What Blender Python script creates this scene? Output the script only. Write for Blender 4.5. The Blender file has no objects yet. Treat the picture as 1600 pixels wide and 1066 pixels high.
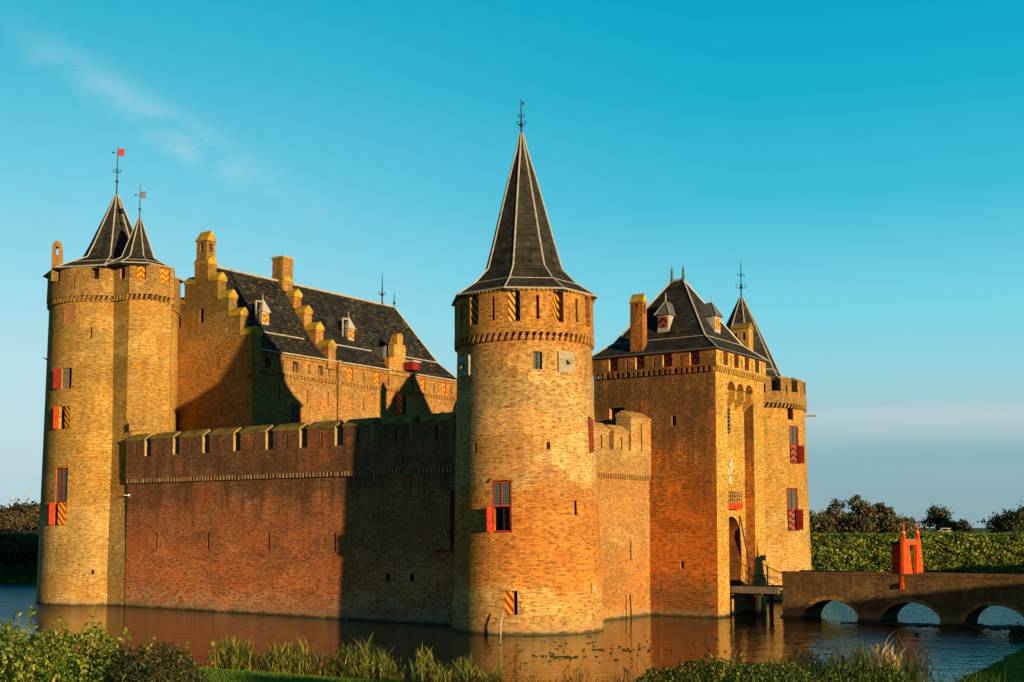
import bpy, bmesh, math, random
import numpy as np
from mathutils import Vector, Matrix

# ------------------------------------------------------------------ camera, sky, sun, exposure
SC = bpy.context.scene
COL = SC.collection
R = math.radians
cam_d = bpy.data.cameras.new('camera')
cam = bpy.data.objects.new('camera', cam_d)
COL.objects.link(cam)
cam_d.sensor_width = 36.0
cam_d.lens = 36.0 * 1950 / 1600
cam_d.shift_y = (679 - 533) / 1600
cam_d.clip_start = 0.1
cam_d.clip_end = 9000
cam.location = (0, 0, 4.9)
cam.rotation_euler = (R(90) + math.atan(146 / 1950), 0, 0)
SC.camera = cam

SUN_EL = 6.0
SUN = Vector((0.636, -0.771, 0)).normalized() * math.cos(R(SUN_EL)) + Vector((0, 0, math.sin(R(SUN_EL))))
sun_d = bpy.data.lights.new('sun', 'SUN')
sun_d.energy = 5.0
sun_d.angle = R(0.5)
sun_d.color = (1.0, 0.74, 0.37)
sun = bpy.data.objects.new('sun', sun_d)
COL.objects.link(sun)
sun.rotation_euler = SUN.to_track_quat('Z', 'Y').to_euler()

SC.view_settings.view_transform = 'Standard'
SC.view_settings.look = 'None'
SC.view_settings.exposure = 0.8
SC.view_settings.gamma = 1.0


class NT:
    """small helper to write node trees"""
    def __init__(s, tree):
        s.t = tree
        s.n = tree.nodes
        s.n.clear()

    def node(s, typ, **kw):
        nd = s.n.new(typ)
        for k, v in kw.items():
            setattr(nd, k, v)
        return nd

    def put(s, sock, v):
        if v is None:
            return
        if isinstance(v, bpy.types.NodeSocket):
            s.t.links.new(v, sock)
        elif hasattr(sock.default_value, '__len__'):
            v = tuple(v)
            if len(sock.default_value) == 4 and len(v) == 3:
                v = v + (1.0,)
            sock.default_value = v
        else:
            sock.default_value = v

    def math(s, op, a, b=None, c=None, clamp=False):
        nd = s.node('ShaderNodeMath', operation=op)
        nd.use_clamp = clamp
        s.put(nd.inputs[0], a)
        s.put(nd.inputs[1], b)
        s.put(nd.inputs[2], c)
        return nd.outputs[0]

    def mix(s, f, a, b, mode='MIX'):
        nd = s.node('ShaderNodeMix', data_type='RGBA', blend_type=mode)
        s.put(nd.inputs['Factor'], f)
        s.put(nd.inputs['A'] if False else nd.inputs[6], a)
        s.put(nd.inputs[7], b)
        return nd.outputs[2]

    def ramp(s, f, stops, interp='LINEAR'):
        nd = s.node('ShaderNodeValToRGB')
        cr = nd.color_ramp
        cr.interpolation = interp
        while len(cr.elements) < len(stops):
            cr.elements.new(0.5)
        for e, (p, c) in zip(cr.elements, stops):
            e.position = p
            e.color = (c, c, c, 1) if not hasattr(c, '__len__') else tuple(c) + (1,)
        s.put(nd.inputs[0], f)
        return nd.outputs[0]

    def noise(s, vec, scale, detail=4, rough=0.55, dist=0.0):
        nd = s.node('ShaderNodeTexNoise')
        s.put(nd.inputs['Vector'], vec)
        nd.inputs['Scale'].default_value = scale
        nd.inputs['Detail'].default_value = detail
        nd.inputs['Roughness'].default_value = rough
        nd.inputs['Distortion'].default_value = dist
        return nd.outputs[0]

    def mapping(s, vec, scale=(1, 1, 1), loc=(0, 0, 0), rot=(0, 0, 0)):
        nd = s.node('ShaderNodeMapping')
        s.put(nd.inputs[0], vec)
        nd.inputs['Scale'].default_value = scale
        nd.inputs['Location'].default_value = loc
        nd.inputs['Rotation'].default_value = rot
        return nd.outputs[0]

    def smooth(s, v, a, b):
        nd = s.node('ShaderNodeMapRange', interpolation_type='SMOOTHSTEP')
        s.put(nd.inputs[0], v)
        nd.inputs[1].default_value = a
        nd.inputs[2].default_value = b
        nd.inputs[3].default_value = 0.0
        nd.inputs[4].default_value = 1.0
        return nd.outputs[0]


def make_world():
    w = bpy.data.worlds.new("World")
    SC.world = w
    w.use_nodes = True
    N = NT(w.node_tree)
    sky = N.node('ShaderNodeTexSky', sky_type='NISHITA')
    sky.sun_disc = False
    sky.sun_elevation = R(SUN_EL)
    sky.sun_rotation = math.atan2(SUN.x, SUN.y)
    sky.air_density = 1.0
    sky.dust_density = 0.6
    sky.ozone_density = 2.0
    nish = N.mix(1.0, sky.outputs[0], (0.10, 0.10, 0.10), 'MULTIPLY')
    geo = N.node('ShaderNodeNewGeometry')
    tc = N.node('ShaderNodeTexCoord')
    sep = N.node('ShaderNodeSeparateXYZ')
    N.put(sep.inputs[0], tc.outputs['Generated'])
    x, y, z = sep.outputs
    hyp = N.math('SQRT', N.math('ADD', N.math('MULTIPLY', x, x), N.math('MULTIPLY', y, y)))
    el = N.math('ARCTAN2', z, hyp)                     # elevation in radians
    az = N.math('ARCTAN2', x, y)                       # azimuth from +Y
    k = N.math('DIVIDE', el, 0.6, clamp=True)
    right = N.ramp(k, [(0.0, (.27, .42, .46)), (0.08, (.26, .45, .50)), (0.135, (.31, .52, .57)), (0.17, (.36, .62, .68)), (0.2, (.30, .65, .73)),
                       (0.28, (.20, .66, .78)), (0.42, (.055, .52, .70)), (0.56, (.010, .43, .62)), (0.68, (.0, .38, .58)), (0.8, (.0, .30, .50)), (1.0, (.0, .15, .27))])
    left = N.ramp(k, [(0.0, (.44, .60, .66)), (0.1, (.52, .71, .76)), (0.2, (.49, .75, .82)), (0.3, (.34, .71, .83)),
                      (0.45, (.16, .60, .77)), (0.58, (.06, .50, .68)), (0.7, (.015, .42, .61)), (0.8, (.0, .30, .50)), (1.0, (.0, .15, .27))])
    lr = N.smooth(az, -0.36, 0.22)
    grad = N.mix(lr, left, right)
    # thin cirrus streak and a low bank of cloud, laid out by azimuth and elevation
    cv = N.node('ShaderNodeCombineXYZ')
    N.put(cv.inputs[0], az)
    N.put(cv.inputs[1], el)
    nz = N.noise(N.mapping(cv.outputs[0], (14, 26, 1), rot=(0, 0, 0.42)), 1.0, 6, 0.6, 0.6)
    line = N.math('SUBTRACT', N.math('SUBTRACT', el, 0.338), N.math('MULTIPLY', N.math('ADD', az, 0.335), -0.50))
    line = N.math('ADD', line, N.math('MULTIPLY', N.math('SUBTRACT', nz, 0.5), 0.05))
    d2 = N.math('MULTIPLY', line, line)
    streak = N.math('POWER', 2.718, N.math('MULTIPLY', d2, -5200.0))
    w1 = N.math('MULTIPLY', N.smooth(az, -0.42, -0.29), N.math('SUBTRACT', 1.0, N.smooth(az, -0.24, -0.12)))
    streak = N.math('MULTIPLY', N.math('MULTIPLY', streak, w1), N.smooth(nz, 0.25, 0.7))
    c1 = N.mix(N.math('MULTIPLY', streak, 0.55), grad, (.50, .72, .80))
    n2 = N.noise(N.mapping(cv.outputs[0], (9, 30, 1)), 1.0, 5, 0.6, 0.3)
    e2 = N.math('ADD', el, N.math('MULTIPLY', N.math('SUBTRACT', n2, 0.5), 0.020))
    bank = N.math('MULTIPLY', N.math('SUBTRACT', 1.0, N.smooth(e2, 0.086, 0.100)), N.smooth(e2, 0.055, 0.09))
    bank = N.math('MULTIPLY', bank, N.smooth(az, 0.05, 0.30))
    c2 = N.mix(N.math('MULTIPLY', bank, 0.7), c1, (.53, .66, .69))
    n3 = N.noise(N.mapping(cv.outputs[0], (5, 40, 1), (3, 1, 0)), 1.0, 4, 0.55)
    c3 = N.mix(N.math('MULTIPLY', N.math('MULTIPLY', N.smooth(n3, 0.5, 0.8), N.math('SUBTRACT', 1.0, N.smooth(el, 0.0, 0.16))), 0.25), c2, (.48, .60, .66))
    final = N.mix(0.02, c3, nish)
    # sky behind the viewer dimmed on purpose, to weaken the fill light in shadows
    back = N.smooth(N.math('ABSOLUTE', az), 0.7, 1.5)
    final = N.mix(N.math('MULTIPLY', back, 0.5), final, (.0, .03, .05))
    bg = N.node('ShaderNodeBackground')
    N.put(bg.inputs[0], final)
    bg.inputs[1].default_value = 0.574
    out = N.node('ShaderNodeOutputWorld')
    N.t.links.new(bg.outputs[0], out.inputs[0])


make_world()

# ------------------------------------------------------------------ frames
TH = R(55.5)
OX, OY = 0.78, 61.2
EX = Vector((math.cos(TH), math.sin(TH), 0))
EY = Vector((-math.sin(TH), math.cos(TH), 0))


def glob(x, y, z=0.0):
    return Vector((OX, OY, 0)) + EX * x + EY * y + Vector((0, 0, z))


def toloc(p):
    q = Vector(p) - Vector((OX, OY, 0))
    return Vector((q.dot(EX), q.dot(EY), p[2]))


CAML = toloc((0, 0, 4.9))


# ------------------------------------------------------------------ mesh builder
class MB:
    def __init__(s):
        s.v = []
        s.f = []

    def add(s, pts, faces):
        b = len(s.v)
        s.v += [tuple(p) for p in pts]
        s.f += [tuple(i + b for i in f) for f in faces]
        return s

    def box(s, x0, x1, y0, y1, z0, z1):
        return s.add([(x0, y0, z0), (x1, y0, z0), (x1, y1, z0), (x0, y1, z0), (x0, y0, z1), (x1, y0, z1), (x1, y1, z1), (x0, y1, z1)],
                     [(3, 2, 1, 0), (4, 5, 6, 7), (0, 1, 5, 4), (1, 2, 6, 5), (2, 3, 7, 6), (3, 0, 4, 7)])

    def fbox(s, F, a0, a1, d0, d1, z0, z1, ang=0.0, piv=None):
        """box in a wall frame F=(origin, along, outward): a along, d outward, z up; ang turns it about a vertical hinge piv=(a,d)"""
        O, t, n = F
        pts = []
        for z in (z0, z1):
            for a, d in ((a0, d1), (a1, d1), (a1, d0), (a0, d0)):
                if piv:
                    da, dd = a - piv[0], d - piv[1]
                    a, d = piv[0] + da * math.cos(ang) - dd * math.sin(ang), piv[1] + da * math.sin(ang) + dd * math.cos(ang)
                p = O + t * a + n * d
                pts.append((p.x, p.y, z))
        return s.add(pts, [(3, 2, 1, 0), (4, 5, 6, 7), (0, 1, 5, 4), (1, 2, 6, 5), (2, 3, 7, 6), (3, 0, 4, 7)])

    def fprism(s, F, poly, d0, d1):
        """polygon (a, z) in wall frame F extruded from d0 to d1 (outward)"""
        O, t, n = F
        m = len(poly)
        pts = []
        for d in (d1, d0):
            for a, z in poly:
                p = O + t * a + n * d
                pts.append((p.x, p.y, z))
        fs = [tuple(range(m)), tuple(range(2 * m - 1, m - 1, -1))]
        for i in range(m):
            j = (i + 1) % m
            fs.append((j, i, i + m, j + m))
        return s.add(pts, fs)

    def loft(s, rings, cap0=True, cap1=True):
        m = len(rings[0])
        pts = [p for r in rings for p in r]
        fs = []
        for k in range(len(rings) - 1):
            for i in range(m):
                j = (i + 1) % m
                fs.append((k * m + i, k * m + j, (k + 1) * m + j, (k + 1) * m + i))
        if cap0:
            fs.append(tuple(range(m - 1, -1, -1)))
        if cap1:
            fs.append(tuple(range((len(rings) - 1) * m, len(rings) * m)))
        return s.add(pts, fs)

    def lathe(s, cx, cy, prof, n=48, a0=0.0):
        rings = [[(cx + r * math.cos(a0 + 2 * math.pi * i / n), cy + r * math.sin(a0 + 2 * math.pi * i / n), z) for i in range(n)] for r, z in prof]
        return s.loft(rings)

    def prism(s, poly, z0, z1, poly2=None):
        return s.loft([[(x, y, z0) for x, y in poly], [(x, y, z1) for x, y in (poly2 or poly)]])

    def tube(s, p0, p1, r0, r1=None, n=6):
        p0, p1 = Vector(p0), Vector(p1)
        r1 = r0 if r1 is None else r1
        d = (p1 - p0).normalized()
        a = Vector((0, 0, 1)) if abs(d.z) < 0.9 else Vector((1, 0, 0))
        u = d.cross(a).normalized()
        w = d.cross(u)
        ring = lambda p, r: [p + (u * math.cos(2 * math.pi * i / n) + w * math.sin(2 * math.pi * i / n)) * r for i in range(n)]
        return s.loft([ring(p0, r0), ring(p1, r1)], True, True)

    def path(s, pts, r, n=5):
        for a, b in zip(pts[:-1], pts[1:]):
            s.tube(a, b, r, r, n)
        return s

    def ball(s, c, r, n=8, sz=1.0):
        prof = [(max(r * math.sin(math.pi * i / n), 0.001), c[2] - sz * r * math.cos(math.pi * i / n)) for i in range(n + 1)]
        return s.lathe(c[0], c[1], prof, n)


ORG = {}


def uv_assign(me, mode):
    uvl = me.uv_layers.new(name='UVMap')
    co = np.empty(len(me.vertices) * 3)
    me.vertices.foreach_get('co', co)
    co = co.reshape(-1, 3)
    uv = np.zeros((len(me.loops), 2))
    off = mode[4] if mode[0] == 'cyl' and len(mode) > 4 else (0, 0)
    for p in me.polygons:
        n = p.normal
        li = range(p.loop_start, p.loop_start + p.loop_total)
        if mode[0] == 'cyl' and abs(n.z) < 0.7:
            cx, cy, rr = mode[1:4]
            an = [math.atan2(co[me.loops[i].vertex_index][1] - cy, co[me.loops[i].vertex_index][0] - cx) for i in li]
            for k, i in enumerate(li):
                a = an[k]
                if a - an[0] > math.pi:
                    a -= 2 * math.pi
                if a - an[0] < -math.pi:
                    a += 2 * math.pi
                uv[i] = (a * rr, co[me.loops[i].vertex_index][2])
        else:
            if abs(n.z) > 0.98:
                for i in li:
                    c = co[me.loops[i].vertex_index]
                    uv[i] = (c[0], c[1])
            else:
                t = Vector((-n.y, n.x, 0)).normalized()
                b = n.cross(t)
                for i in li:
                    c = Vector(co[me.loops[i].vertex_index])
                    uv[i] = (c.dot(t), c.dot(b) if abs(n.z) > 0.05 else c.z)
    uvl.data.foreach_set('uv', uv.ravel())


def build(mb, name, mat, parent=None, uv=('box',), cut=None, smooth=False, jit=0.0, loc_frame=True, mats=None):
    """link the collected faces as ONE mesh object; coordinates are castle-frame (or world-frame for things made with world=True)"""
    me = bpy.data.meshes.new(name)
    me.from_pydata([tuple(v) for v in mb.v], [], mb.f)
    me.update()
    ob = bpy.data.objects.new(name, me)
    if cut is not None and cut.v:
        COL.objects.link(ob)
        cm = bpy.data.meshes.new('cut')
        cm.from_pydata(cut.v, [], cut.f)
        co = bpy.data.objects.new('cut', cm)
        COL.objects.link(co)
        for o_ in (me, cm):
            bm = bmesh.new()
            bm.from_mesh(o_)
            bmesh.ops.recalc_face_normals(bm, faces=bm.faces)
            bm.to_mesh(o_)
            bm.free()
        md = ob.modifiers.new('b', 'BOOLEAN')
        md.operation = 'DIFFERENCE'
        md.object = co
        md.solver = 'EXACT'
        md.use_self = True
        dg = bpy.context.evaluated_depsgraph_get()
        new = bpy.data.meshes.new_from_object(ob.evaluated_get(dg))
        ob.modifiers.clear()
        ob.data = new
        me = new
        me.name = name
        bpy.data.objects.remove(co)
    elif loc_frame is not None:
        bm = bmesh.new()
        bm.from_mesh(me)
        bmesh.ops.recalc_face_normals(bm, faces=bm.faces)
        bm.to_mesh(me)
        bm.free()
        COL.objects.link(ob)
    else:
        COL.objects.link(ob)
    if jit:
        rnd = random.Random(hash(name) % 1000 if False else len(me.vertices))
        for v in me.vertices:
            v.co += Vector((rnd.uniform(-jit, jit), rnd.uniform(-jit, jit), rnd.uniform(-jit, jit)))
    me.update()
    if uv:
        uv_assign(me, uv)
    if smooth:
        me.polygons.foreach_set('use_smooth', [True] * len(me.polygons))
        try:
            me.set_sharp_from_angle(angle=R(35))
        except Exception:
            pass
    me.materials.clear()
    me.materials.append(mat)
    if parent is not None:
        ob.parent = parent
        root = parent
        while root.parent:
            root = root.parent
        org = ORG[root.name]
        ORG[ob.name] = org
        me.transform(Matrix.Translation(-Vector(org)))
    return ob


def thing(name, label, cat, org=(0, 0, 0), group=None, world=False, rotz=0.0):
    """an Empty at the base of a thing; org in castle frame unless world"""
    o = bpy.data.objects.new(name, None)
    COL.objects.link(o)
    o.empty_display_size = 0.5
    if world:
        o.location = org
        ORG[o.name] = (0, 0, 0) if rotz is None else org
        o.rotation_euler = (0, 0, 0)
    else:
        o.location = glob(*org)
        o.rotation_euler = (0, 0, TH)
        ORG[o.name] = org
    o['label'] = label
    o['category'] = cat
    if group:
        o['group'] = group
    return o


def tag(o, label=None, cat=None, group=None, kind=None):
    if label:
        o['label'] = label
    if cat:
        o['category'] = cat
    if group:
        o['group'] = group
    if kind:
        o['kind'] = kind
    return o


def structure(mb_or_ob, name, mat):
    o = build(mb_or_ob, name, mat)
    o['kind'] = 'structure'
    return o


def frame_dir(px, py, ang, r):
    """frame on a cylinder (axis px,py) at ang degrees to the right of the direction towards the camera"""
    d = Vector((CAML.x - px, CAML.y - py, 0)).normalized()
    a = R(ang)
    n = Vector((d.x * math.cos(a) - d.y * math.sin(a), d.x * math.sin(a) + d.y * math.cos(a), 0))
    t = Vector((-n.y, n.x, 0))
    return (Vector((px, py, 0)) + n * r, t, n)


# ------------------------------------------------------------------ materials
MATS = {}


def new_mat(name):
    m = bpy.data.materials.new(name)
    m.use_nodes = True
    N = NT(m.node_tree)
    b = N.node('ShaderNodeBsdfPrincipled')
    o = N.node('ShaderNodeOutputMaterial')
    N.t.links.new(b.outputs[0], o.inputs[0])
    MATS[name] = m
    return m, N, b, o


def brick(name, c1, c2, mortar, patch=(.42, .17, .05), patch_amt=.5, patch_z=(0, 30), pale=(.50, .36, .20), pale_amt=.3,
          dirt=(.07, .05, .035), dirt_amt=.4, dirt_z=(0, 99), moss=0.0, tide=True, rough=.9, seed=0.0, bumpd=.03, tint=(1, 1, 1), zones=()):
    c1, c2, mortar, patch, pale, dirt = [tuple(a * b for a, b in zip(c, tint)) for c in (c1, c2, mortar, patch, pale, dirt)]
    m, N, b, o = new_mat(name)
    uvn = N.node('ShaderNodeUVMap')
    geo = N.node('ShaderNodeNewGeometry')
    pos = geo.outputs['Position']
    sep = N.node('ShaderNodeSeparateXYZ')
    N.put(sep.inputs[0], pos)
    z = sep.outputs[2]
    wob = N.noise(uvn.outputs[0], .8, 2)
    add = N.node('ShaderNodeVectorMath', operation='ADD')
    N.put(add.inputs[0], uvn.outputs[0])
    cw = N.node('ShaderNodeCombineXYZ')
    N.put(cw.inputs[1], N.math('MULTIPLY', N.math('SUBTRACT', wob, .5), .10))
    N.put(add.inputs[1], cw.outputs[0])
    bt = N.node('ShaderNodeTexBrick')
    N.put(bt.inputs['Vector'], add.outputs[0])
    bt.inputs['Scale'].default_value = 1
    bt.inputs['Mortar Size'].default_value = .012
    bt.inputs['Mortar Smooth'].default_value = .3
    bt.inputs['Bias'].default_value = 0
    bt.inputs['Brick Width'].default_value = .29
    bt.inputs['Row Height'].default_value = .092
    bt.inputs['Color1'].default_value = (0, 0, 0, 1)
    bt.inputs['Color2'].default_value = (1, 1, 1, 1)
    bt.inputs['Mortar'].default_value = (.5, .5, .5, 1)
    sp = N.mapping(pos, loc=(seed, seed * 1.7, 0))
    base = N.mix(bt.outputs['Color'], c1, c2)
    fine = N.noise(sp, 5.5, 6, .72)
    base = N.mix(1.0, base, N.ramp(fine, [(.25, .30), (.5, .95), (.75, 1.75)]), 'MULTIPLY')
    big = N.noise(sp, .34, 5, .6, .3)
    mid = N.noise(N.mapping(sp, (1, 1, 1.5), (9, 3, 5)), .8, 5, .68, .5)
    pz = N.math('MULTIPLY', N.math('SUBTRACT', 1, N.smooth(N.math('ADD', z, N.math('MULTIPLY', N.math('SUBTRACT', big, .5), 6)), patch_z[1] - 1.5, patch_z[1] + 1.5)),
                N.smooth(z, patch_z[0] - 1, patch_z[0] + .5)) if patch_z else 1.0
    base = N.mix(N.math('MULTIPLY', N.math('MULTIPLY', N.smooth(mid, .46, .60), pz), patch_amt), base,
                 N.mix(1.0, patch, N.ramp(N.math('ADD', N.math('MULTIPLY', bt.outputs['Color'], .45), N.math('MULTIPLY', fine, .5)), [(.15, .5), (.8, 1.45)]), 'MULTIPLY'))
    mid2 = N.noise(N.mapping(sp, (1, 1, 1.6), (31, 17, 2)), .55, 6, .7, .4)
    base = N.mix(N.math('MULTIPLY', N.smooth(mid2, .54, .66), pale_amt), base,
                 N.mix(1.0, pale, N.ramp(fine, [(.3, .65), (.7, 1.3)]), 'MULTIPLY'))
    # bands of different brick from separate building campaigns, with ragged edges
    for zc, hw, zcol, amt in zones:
        edge = N.math('ADD', z, N.math('MULTIPLY', N.math('SUBTRACT', N.noise(N.mapping(sp, (.7, .7, 1.1), (zc * 3, 7, zc)), 1.0, 6, .7), .5), 5.0))
        band = N.math('MULTIPLY', N.smooth(edge, zc - hw - .5, zc - hw + .5), N.math('SUBTRACT', 1, N.smooth(edge, zc + hw - .5, zc + hw + .5)))
        base = N.mix(N.math('MULTIPLY', band, amt), base, N.mix(1.0, zcol, N.ramp(N.math('ADD', N.math('MULTIPLY', bt.outputs['Color'], .4), N.math('MULTIPLY', fine, .6)), [(.2, .5), (.75, 1.45)]), 'MULTIPLY'))
    # repaired patches: crisp irregular cells a little lighter, darker or redder
    vo = N.node('ShaderNodeTexVoronoi', feature='F1')
    wv = N.node('ShaderNodeVectorMath', operation='ADD')
    N.put(wv.inputs[0], N.mapping(sp, (.42, .42, .75)))
    cn = N.node('ShaderNodeCombineXYZ')
    dn_ = N.math('MULTIPLY', N.math('SUBTRACT', fine, .5), .55)
    for q in range(3):
        N.put(cn.inputs[q], dn_)
    N.put(wv.inputs[1], cn.outputs[0])
    N.put(vo.inputs['Vector'], wv.outputs[0])
    vo.inputs['Scale'].default_value = 1.0
    vs = N.node('ShaderNodeSeparateColor')
    N.put(vs.inputs[0], vo.outputs['Color'])
    base = N.mix(1.0, base, N.ramp(vs.outputs[0], [(.0, .76), (.35, .96), (.65, 1.02), (1, 1.2)]), 'MULTIPLY')
    base = N.mix(N.math('MULTIPLY', N.smooth(vs.outputs[1], .72, .78), .35), base, N.mix(1.0, patch, N.ramp(fine, [(.3, .6), (.7, 1.3)]), 'MULTIPLY'))
    streakn = N.noise(N.mapping(sp, (1.6, 1.6, .22), (4, 4, 4)), 1.0, 5, .65)
    dz = N.smooth(N.math('ADD', z, N.math('MULTIPLY', N.math('SUBTRACT', streakn, .5), 7)), dirt_z[0] - 1, dirt_z[0] + 2.2)
    base = N.mix(N.math('MULTIPLY', N.math('MULTIPLY', N.smooth(streakn, .36, .66), dz), dirt_amt), base, dirt)
    # single odd bricks: pale ones and burnt ones
    odd = N.noise(N.mapping(add.outputs[0], (3.4, 10.2, 1)), 1.0, 1, .5)
    base = N.mix(N.math('MULTIPLY', N.smooth(odd, .62, .68), .36), base, pale)
    base = N.mix(N.math('MULTIPLY', N.math('SUBTRACT', 1, N.smooth(odd, .35, .41)), .7), base, dirt)
    base = N.mix(N.math('MULTIPLY', bt.outputs['Fac'], N.ramp(mid, [(.3, .35), (.65, .95)])), base, mortar)
    if moss:
        base = N.mix(N.math('MULTIPLY', N.smooth(N.noise(sp, 1.3, 5, .7), .5, .68), moss), base, (.16, .13, .025))
    if tide:
        tz = N.math('ADD', z, N.math('MULTIPLY', N.math('SUBTRACT', N.noise(sp, 2.2, 5), .5), .35))
        base = N.mix(N.math('MULTIPLY', N.math('SUBTRACT', 1, N.smooth(tz, .22, .6)), .5), base, (.30, .21, .11))
        base = N.mix(N.math('MULTIPLY', N.math('SUBTRACT', 1, N.smooth(tz, .04, .2)), .85), base, (.028, .034, .012))
    N.put(b.inputs['Base Color'], base)
    b.inputs['Roughness'].default_value = rough
    b.inputs['Specular IOR Level'].default_value = .12
    bp = N.node('ShaderNodeBump')
    bp.inputs['Strength'].default_value = .55
    bp.inputs['Distance'].default_value = bumpd
    hgt = N.math('ADD', N.math('SUBTRACT', N.math('MULTIPLY', fine, .9), N.math('MULTIPLY', bt.outputs['Fac'], .9)), N.math('MULTIPLY', bt.outputs['Color'], .5))
    N.put(bp.inputs['Height'], hgt)
    N.put(b.inputs['Normal'], bp.outputs[0])
    return m


B_TOWER = brick('brick_round_tower', (.34, .20, .085), (.50, .31, .14), (.20, .13, .065), patch=(.56, .19, .03), patch_amt=.95, patch_z=(-2, 6.8), pale=(.58, .42, .24), pale_amt=.45, dirt_amt=.25, seed=3, tint=(.95,.80,.52), zones=[(9.3, 2.6, (.56, .37, .155), .55), (4.2, 2.3, (.50, .165, .022), .8), (1.2, .8, (.60, .36, .12), .6)])
B_TOPS = brick('brick_tower_parapet', (.36, .17, .055), (.50, .27, .095), (.14, .085, .045), patch=(.5, .23, .05), patch_amt=.6, patch_z=None, pale_amt=.3, moss=.35, tide=False, seed=8, tint=(.98,.82,.5))
B_OLIVE = brick('brick_olive_tower', (.33, .19, .062), (.46, .29, .095), (.22, .14, .06), patch=(.50, .22, .04), patch_amt=.55, patch_z=None, pale=(.56, .40, .18), pale_amt=.35, dirt=(.12, .085, .03), dirt_amt=.3, moss=.2, seed=21, tint=(.98,.88,.62), zones=[(3.2, 3.0, (.56, .36, .14), .5), (11.5, 1.5, (.40, .24, .06), .4), (17, 1.6, (.46, .31, .10), .35)])
B_OLIVET = brick('brick_olive_parapet', (.27, .17, .07), (.38, .25, .105), (.15, .10, .05), patch=(.4, .2, .05), patch_amt=.3, patch_z=None, pale_amt=.2, moss=.45, tide=False, seed=25, tint=(.98,.86,.6))
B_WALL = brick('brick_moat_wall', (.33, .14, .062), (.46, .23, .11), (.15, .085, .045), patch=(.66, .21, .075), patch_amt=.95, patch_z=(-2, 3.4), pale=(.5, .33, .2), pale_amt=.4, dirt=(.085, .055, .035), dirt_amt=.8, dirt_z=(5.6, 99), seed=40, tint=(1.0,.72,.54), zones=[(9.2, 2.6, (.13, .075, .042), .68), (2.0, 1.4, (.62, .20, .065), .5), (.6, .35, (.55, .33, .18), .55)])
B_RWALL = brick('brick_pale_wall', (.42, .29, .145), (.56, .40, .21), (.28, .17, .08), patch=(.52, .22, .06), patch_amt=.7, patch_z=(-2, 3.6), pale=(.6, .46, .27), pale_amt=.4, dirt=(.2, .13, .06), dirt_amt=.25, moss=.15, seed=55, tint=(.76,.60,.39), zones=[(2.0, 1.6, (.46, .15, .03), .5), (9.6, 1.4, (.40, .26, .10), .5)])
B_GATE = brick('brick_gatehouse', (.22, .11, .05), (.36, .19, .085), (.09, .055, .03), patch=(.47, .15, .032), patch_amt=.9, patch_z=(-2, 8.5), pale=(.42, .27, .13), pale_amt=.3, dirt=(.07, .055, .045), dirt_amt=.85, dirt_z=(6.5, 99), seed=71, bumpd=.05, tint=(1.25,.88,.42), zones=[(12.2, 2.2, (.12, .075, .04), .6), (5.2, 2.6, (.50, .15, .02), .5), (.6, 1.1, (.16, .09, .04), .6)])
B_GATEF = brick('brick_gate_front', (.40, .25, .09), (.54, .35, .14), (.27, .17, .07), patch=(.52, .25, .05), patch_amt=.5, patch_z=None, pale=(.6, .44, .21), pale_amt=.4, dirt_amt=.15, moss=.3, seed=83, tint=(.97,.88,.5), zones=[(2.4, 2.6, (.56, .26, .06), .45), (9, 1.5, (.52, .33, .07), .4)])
B_HALL = brick('brick_hall', (.30, .17, .072), (.44, .27, .12), (.19, .115, .055), patch=(.46, .17, .04), patch_amt=.5, patch_z=None, pale=(.52, .37, .19), pale_amt=.3, dirt_amt=.35, moss=.15, tide=False, seed=97, tint=(.95,.82,.55), zones=[(13.2, 1.2, (.46, .28, .10), .35)])
B_GABLE = brick('brick_gable', (.30, .165, .065), (.44, .25, .10), (.16, .10, .05), patch=(.46, .19, .04), patch_amt=.75, patch_z=(5, 19), pale=(.5, .36, .19), pale_amt=.3, dirt=(.12, .09, .035), dirt_amt=.7, dirt_z=(18, 99), moss=.35, tide=False, seed=103, tint=(.95,.82,.55), zones=[(20, 2.2, (.17, .12, .045), .6), (14.5, 2.0, (.46, .17, .035), .4)])
B_BRIDGE = brick('brick_bridge', (.20, .13, .075), (.30, .20, .115), (.13, .09, .05), patch=(.3, .13, .06), patch_amt=.35, patch_z=None, pale=(.36, .28, .18), pale_amt=.25, dirt_amt=.65, moss=.35, seed=120, tint=(.66,.57,.42))


def plain(name, col, rough=.6, metal=0.0, var=.25, scale=3.0, spec=.3, bump=0.0, var_col=None):
    m, N, b, o = new_mat(name)
    geo = N.node('ShaderNodeNewGeometry')
    nz = N.noise(geo.outputs['Position'], scale, 5, .65)
    dark = tuple(c * (1 - var) for c in col)
    light = tuple(min(1, c * (1 + var)) for c in col)
    c = N.ramp(nz, [(.3, dark), (.7, light)])
    if var_col:
        c = N.mix(N.smooth(N.noise(geo.outputs['Position'], scale * .6, 5, .7), .52, .68), c, var_col)
    N.put(b.inputs['Base Color'], c)
    b.inputs['Roughness'].default_value = rough
    b.inputs['Metallic'].default_value = metal
    b.inputs['Specular IOR Level'].default_value = spec
    if bump:
        bp = N.node('ShaderNodeBump')
        bp.inputs['Distance'].default_value = bump
        bp.inputs['Strength'].default_value = .6
        N.put(bp.inputs['Height'], nz)
        N.put(b.inputs['Normal'], bp.outputs[0])
    return m


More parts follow.
